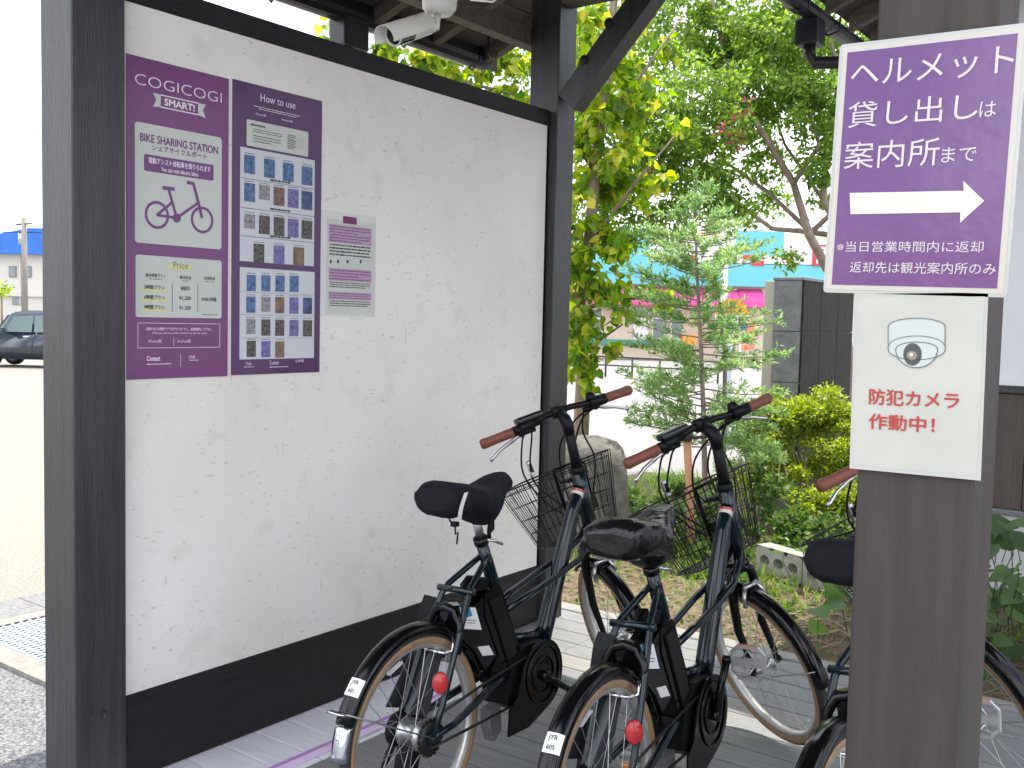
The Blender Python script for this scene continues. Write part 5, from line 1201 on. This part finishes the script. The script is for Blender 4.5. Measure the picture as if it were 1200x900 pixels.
# awning as a sloping prism
ua, va = SHP.uv(600, 336)[0], SHP.uv(760, 336)[1]; ub, vb_ = SHP.uv(893, 336)[0], SHP.uv(760, 358)[1]
for i in range(10):
    a = ua+(ub-ua)*i/10; b2 = ua+(ub-ua)*(i+1)/10-.03
    MB().prism([(.02, va), (.02, vb_), (1.1, vb_), (1.1, vb_+.25)], a, b2, 'x').build('awning_panel', M_pinkA, SHP.e).matrix_local = Matrix(((1, 0, 0, 0), (0, 0, 1, 0), (0, 1, 0, 0), (0, 0, 0, 1)))
for (x0, x1) in ((652, 662), (664, 684), (687, 706), (742, 760), (764, 782), (786, 800)):
    f_ = pv3(SHP, 'window', x0, x1, 361, 400, M_fr, .01, .08); pv3(SHP, 'pane', x0+1.2, x1-1.2, 363, 372, M_glass, .085, .10, f_); pv3(SHP, 'pane', x0+1.2, x1-1.2, 374, 396, M_fr if x0 in (664, 742) else M_glass, .085, .10, f_)
pv3(SHP, 'green_base_strip', 668, 800, 398, 404, mat('teal_strip', (.05, .28, .24), .5), .11, .2)
pv3(SHP, 'orange_vending_panel', 797, 812, 392, 404, mat('orange_panel', (.8, .33, .05), .5), .11, .8)
# guard rail across the road
gr = empty('guard_rail', at(690, 415, 30), label='low dark railing at the roadside in front of the shop', cat='railing'); gr.location.z = GZ
for i in range(9): MB().tube([(i*.9-3, 0, 0), (i*.9-3, 0, .62)], .03, 8).build('rail_post', M_post, gr)
MB().tube([(-3, 0, .6), (4.3, 0, .6)], .03, 8).build('rail', M_post, gr); MB().tube([(-3, 0, .35), (4.3, 0, .35)], .025, 8).build('rail', M_post, gr)
# bus stop sign
BUS = Board('bus_stop_sign', (at(857, 380, 14).x, at(857, 380, 14).y, 0), rt0, Z3, label='orange and white bus stop sign half hidden by the conifer', cat='sign')
def bpoly(name, pts, m_, z0_, z1_): return MB().prism(pts, z0_, z1_, 'z').build(name, m_, BUS.e)
b0 = BUS.box(838, 877, 350, 388); uc = (b0[0]+b0[2])/2; ru = (b0[2]-b0[0])/2; vm = BUS.uv(857, 369)[1]
bpoly('orange_top', [(uc-ru, vm)]+[(uc+ru*math.cos(math.pi-math.pi*i/16), vm+(b0[3]-vm)*math.sin(math.pi*i/16)) for i in range(1, 16)]+[(uc+ru, vm)], mat('orange_sign', (.85, .36, .02), .5), 0, .03)
bpoly('white_band', [(uc-ru, vm-.002), (uc+ru, vm-.002), (uc+ru, BUS.uv(857, 378)[1]), (uc-ru, BUS.uv(857, 378)[1])][::-1], M_white, 0, .03)
bpoly('blue_bottom', [(uc-ru, BUS.uv(857, 378)[1]-.002), (uc+ru, BUS.uv(857, 378)[1]-.002), (uc+ru*.9, b0[1]), (uc-ru*.9, b0[1])][::-1], mat('slate_blue_sign', (.10, .20, .27), .5), 0, .03)
BUS.text('川バス', BUS.box(846, 869, 359, 367.5), M_txtk, lay=54, bold=.006); BUS.lines(BUS.box(841, 873, 370, 377), 1, M_txtk, lay=54, th=.8)
MB().tube([(uc, 0, 0), (uc, 0, 0)], .02).v if False else None
MB().tube([(uc, GZ, -.02), (uc, vm, -.02)], .03, 10).build('pole', M_galv, BUS.e)
NB = Board('banner_flag', (at(877, 390, 18).x, at(877, 390, 18).y, 0), rt0, Z3, label='red orange upright banner flag right of the bus stop sign', cat='banner')
pv3(NB, 'cloth', 869, 884, 374, 410, mat('red_orange_cloth', (.72, .14, .07), .7, var=(.80, .42, .30), scale=8), 0, .01); MB().tube([(NB.uv(868, 390)[0], GZ, 0), (NB.uv(868, 390)[0], NB.uv(868, 372)[1], 0)], .015, 8).build('pole', M_white, NB.e)
UP_ = at(846, 400, 42); UP_.z = GZ
e = empty('white_pole', UP_, label='tall white pole in front of the shop, behind the conifer', cat='pole'); MB().tube([(0, 0, 0), (0, 0, 7)], [.16, .13], 12).build('shaft', M_white, e); MB().tube([(-.25, 0, .3), (.25, 0, .3)], .1, 8).build('collar', M_conc, e)
# house, pole and car on the left
HS = Board('blue_roof_house', (at(20, 356, 62).x, at(20, 356, 62).y, 0), rt0, Z3, label='two storey beige house with a bright blue roof far behind the parked car', cat='house')
M_hw = mat('beige_house_wall', (.58, .56, .51), .8, var=(.66, .64, .59), scale=.5); M_blue = mat('blue_roof', (.02, .13, .52), .5, var=(.03, .17, .60), scale=1)
hu0, hu1 = HS.uv(-90, 340)[0], HS.uv(120, 340)[0]; hv = HS.uv(20, 297)[1]
MB().box((hu0, GZ-.1, -9), (hu1, hv, 0)).build('wall', M_hw, HS.e)
rzz = HS.uv(46, 275)[1]; ur = HS.uv(60, 275)[0]
MB().prism([(hu0-.6, hv-.05), (hu1+.6, hv-.05), (ur+1, rzz+.35), (ur-1, rzz+.35)], -9.6, .7, 'z').build('roof', M_blue, HS.e)
for (a, b_, c, d) in ((11, 19.5, 312, 325), (31.5, 37, 312, 325), (15, 27, 349, 357), (60, 70, 312, 325), (-20, -8, 312, 325)):
    f_ = pv3(HS, 'window', a, b_, c, d, mat('grey_window_frame', (.2, .2, .2), .5), .01, .08); pv3(HS, 'pane', a+.6, b_-.6, c+.8, d-.8, M_glass, .085, .10, f_)
pv3(HS, 'belt_course', -90, 120, 345.5, 347, M_hw, .01, .25); pv3(HS, 'downpipe', 24, 25, 298, 357, M_hw, .01, .15)
UP2 = at(29, 362, 50); UP2.z = GZ
e = empty('utility_pole', UP2, label='pale utility pole with a cross arm in front of the beige house', cat='utility pole'); zt2 = at(29, 256, 50).z
MB().tube([(0, 0, 0), (0, 0, zt2-GZ)], [.17, .12], 10).build('shaft', M_conc, e); MB().box((-.7, -.05, zt2-GZ-.35), (.7, .05, zt2-GZ-.25)).build('cross_arm', M_conc, e); MB().tube([(-.25, 0, zt2-GZ-1.3), (-.25, 0, zt2-GZ-.7)], .16, 10).build('transformer', M_alu, e)
# overhead wires
wr = MB()
for q in (0, .4):
    a = UP2+Vector((0, 0, zt2-GZ-.3-q)); 
    for dx in (-40, 40): wr.tube([a, a+rt0*dx*.5+Vector((0, 0, -.5)), a+rt0*dx+Vector((0, 0, 1.2))], .02, 4)
wr.build('overhead_wires', M_blackm, None, label='thin overhead wires running from the utility pole', cat='wires')
# car
cc = at(30, 429, 28.4); cc.z = GZ
Mc = Matrix((rt0, Vector((0, 0, 1)).cross(rt0), Vector(Z3))).transposed().to_4x4(); Mc.translation = cc+rt0*.55
car = empty('parked_car', M=Mc, label='dark blue boxy small car parked on the pale ground at the left edge', cat='car')
M_carp = mat('dark_blue_car_paint', (.012, .022, .040), .2, coat=1)
side = [(-1.72, .28), (-1.70, .70), (-1.60, .86), (-1.15, .93), (-1.02, .96), (-.72, 1.42), (-.60, 1.52), (-.2, 1.58), (1.2, 1.58), (1.52, 1.50), (1.62, 1.30), (1.68, .95), (1.70, .30), (1.45, .22), (-1.5, .22)]
bm = bmesh.new(); va_ = [bm.verts.new((x, -.735, z)) for x, z in side]; f_ = bm.faces.new(va_); ext = bmesh.ops.extrude_face_region(bm, geom=[f_])
for v in ext['geom']:
    if isinstance(v, bmesh.types.BMVert): v.co.y = .735
for v in bm.verts:
    if v.co.z > .95: v.co.y *= 1-.20*(v.co.z-.95)/.65
bmesh.ops.recalc_face_normals(bm, faces=bm.faces[:]); bmesh.ops.bevel(bm, geom=bm.edges[:], offset=.04, segments=3, affect='EDGES')
me = bpy.data.meshes.new('body'); bm.to_mesh(me); bm.free(); me.materials.append(M_carp)
for p_ in me.polygons: p_.use_smooth = True
link('body', me, car)
M_cg = mat('car_window_glass', (.10, .16, .15), .05, spec=.9)
def ys(z): return -.735*(1-.20*max(0, z-.95)/.65)-.006
for nm, pl2 in (('window', [(-.78, .98), (-.55, 1.40), (-.02, 1.44), (-.02, .98)]), ('window', [(.04, .98), (.04, 1.44), (.72, 1.44), (.76, .98)]), ('window', [(.86, 1.0), (.82, 1.42), (1.30, 1.38), (1.42, 1.02)]), ('window', [(-1.0, .97), (-.72, 1.36), (-.66, 1.36), (-.86, .97)])):
    MB().add([(x, ys(z), z) for x, z in pl2], [(0, 1, 2, 3)]).build(nm, M_cg, car); MB().add([(x, -ys(z), z) for x, z in pl2], [(0, 1, 2, 3)]).build(nm, M_cg, car)
MB().add([(-1.045, -.62, .965), (-1.045, .62, .965), (-.735, .55, 1.42), (-.735, -.55, 1.42)], [(0, 1, 2, 3)]).build('windscreen', M_cg, car).location = (-.03, 0, .02)
for x in (-1.18, 1.18):
    for y in (-.66, .66):
        wl = MB().lathe([(0, -.09), (.20, -.09), (.27, -.08), (.275, .08), (.2, .09), (0, .09)], (x, y, .275), 'y', 24).build('wheel', M_tyre, car)
        MB().lathe([(0, -.1), (.17, -.105), (.185, -.095), (0, -.07)], (x, y*1.005, .275), 'y', 16).build('rim', M_alu, wl)
for x in (-.25, .55): MB().box((x, -.752, .84), (x+.16, -.74, .87), bev=.004).build('door_handle', M_chrome, car)
MB().box((-1.70, -.60, .66), (-1.60, -.42, .80), bev=.02).build('headlight', M_refl, car); MB().box((-1.70, .42, .66), (-1.60, .60, .80), bev=.02).build('headlight', M_refl, car)
MB().box((-.86, -.86, .98), (-.74, -.74, 1.10), bev=.02).build('wing_mirror', M_carp, car)
MB().box((-.015, -.7385, .30), (-.005, -.733, .96)).box((.80, -.7385, .30), (.81, -.733, .96)).build('door_gap', M_blackm, car, kind='stuff')
# small shrub beside the house
tl = at(2, 352, 52); tl.z = GZ
e = empty('small_tree', tl, label='small yellow green tree at the left edge in front of the house', cat='tree'); limb(e, [tl, tl+Vector((0, 0, 2.2))], .08, .05, M_bark, 'trunk')
crown(e, sub([(np.array(at(-4, 340, 52)), np.array([.8, .8, .55]), 700)], 10, 1, .5), .16, 'oval', L1)
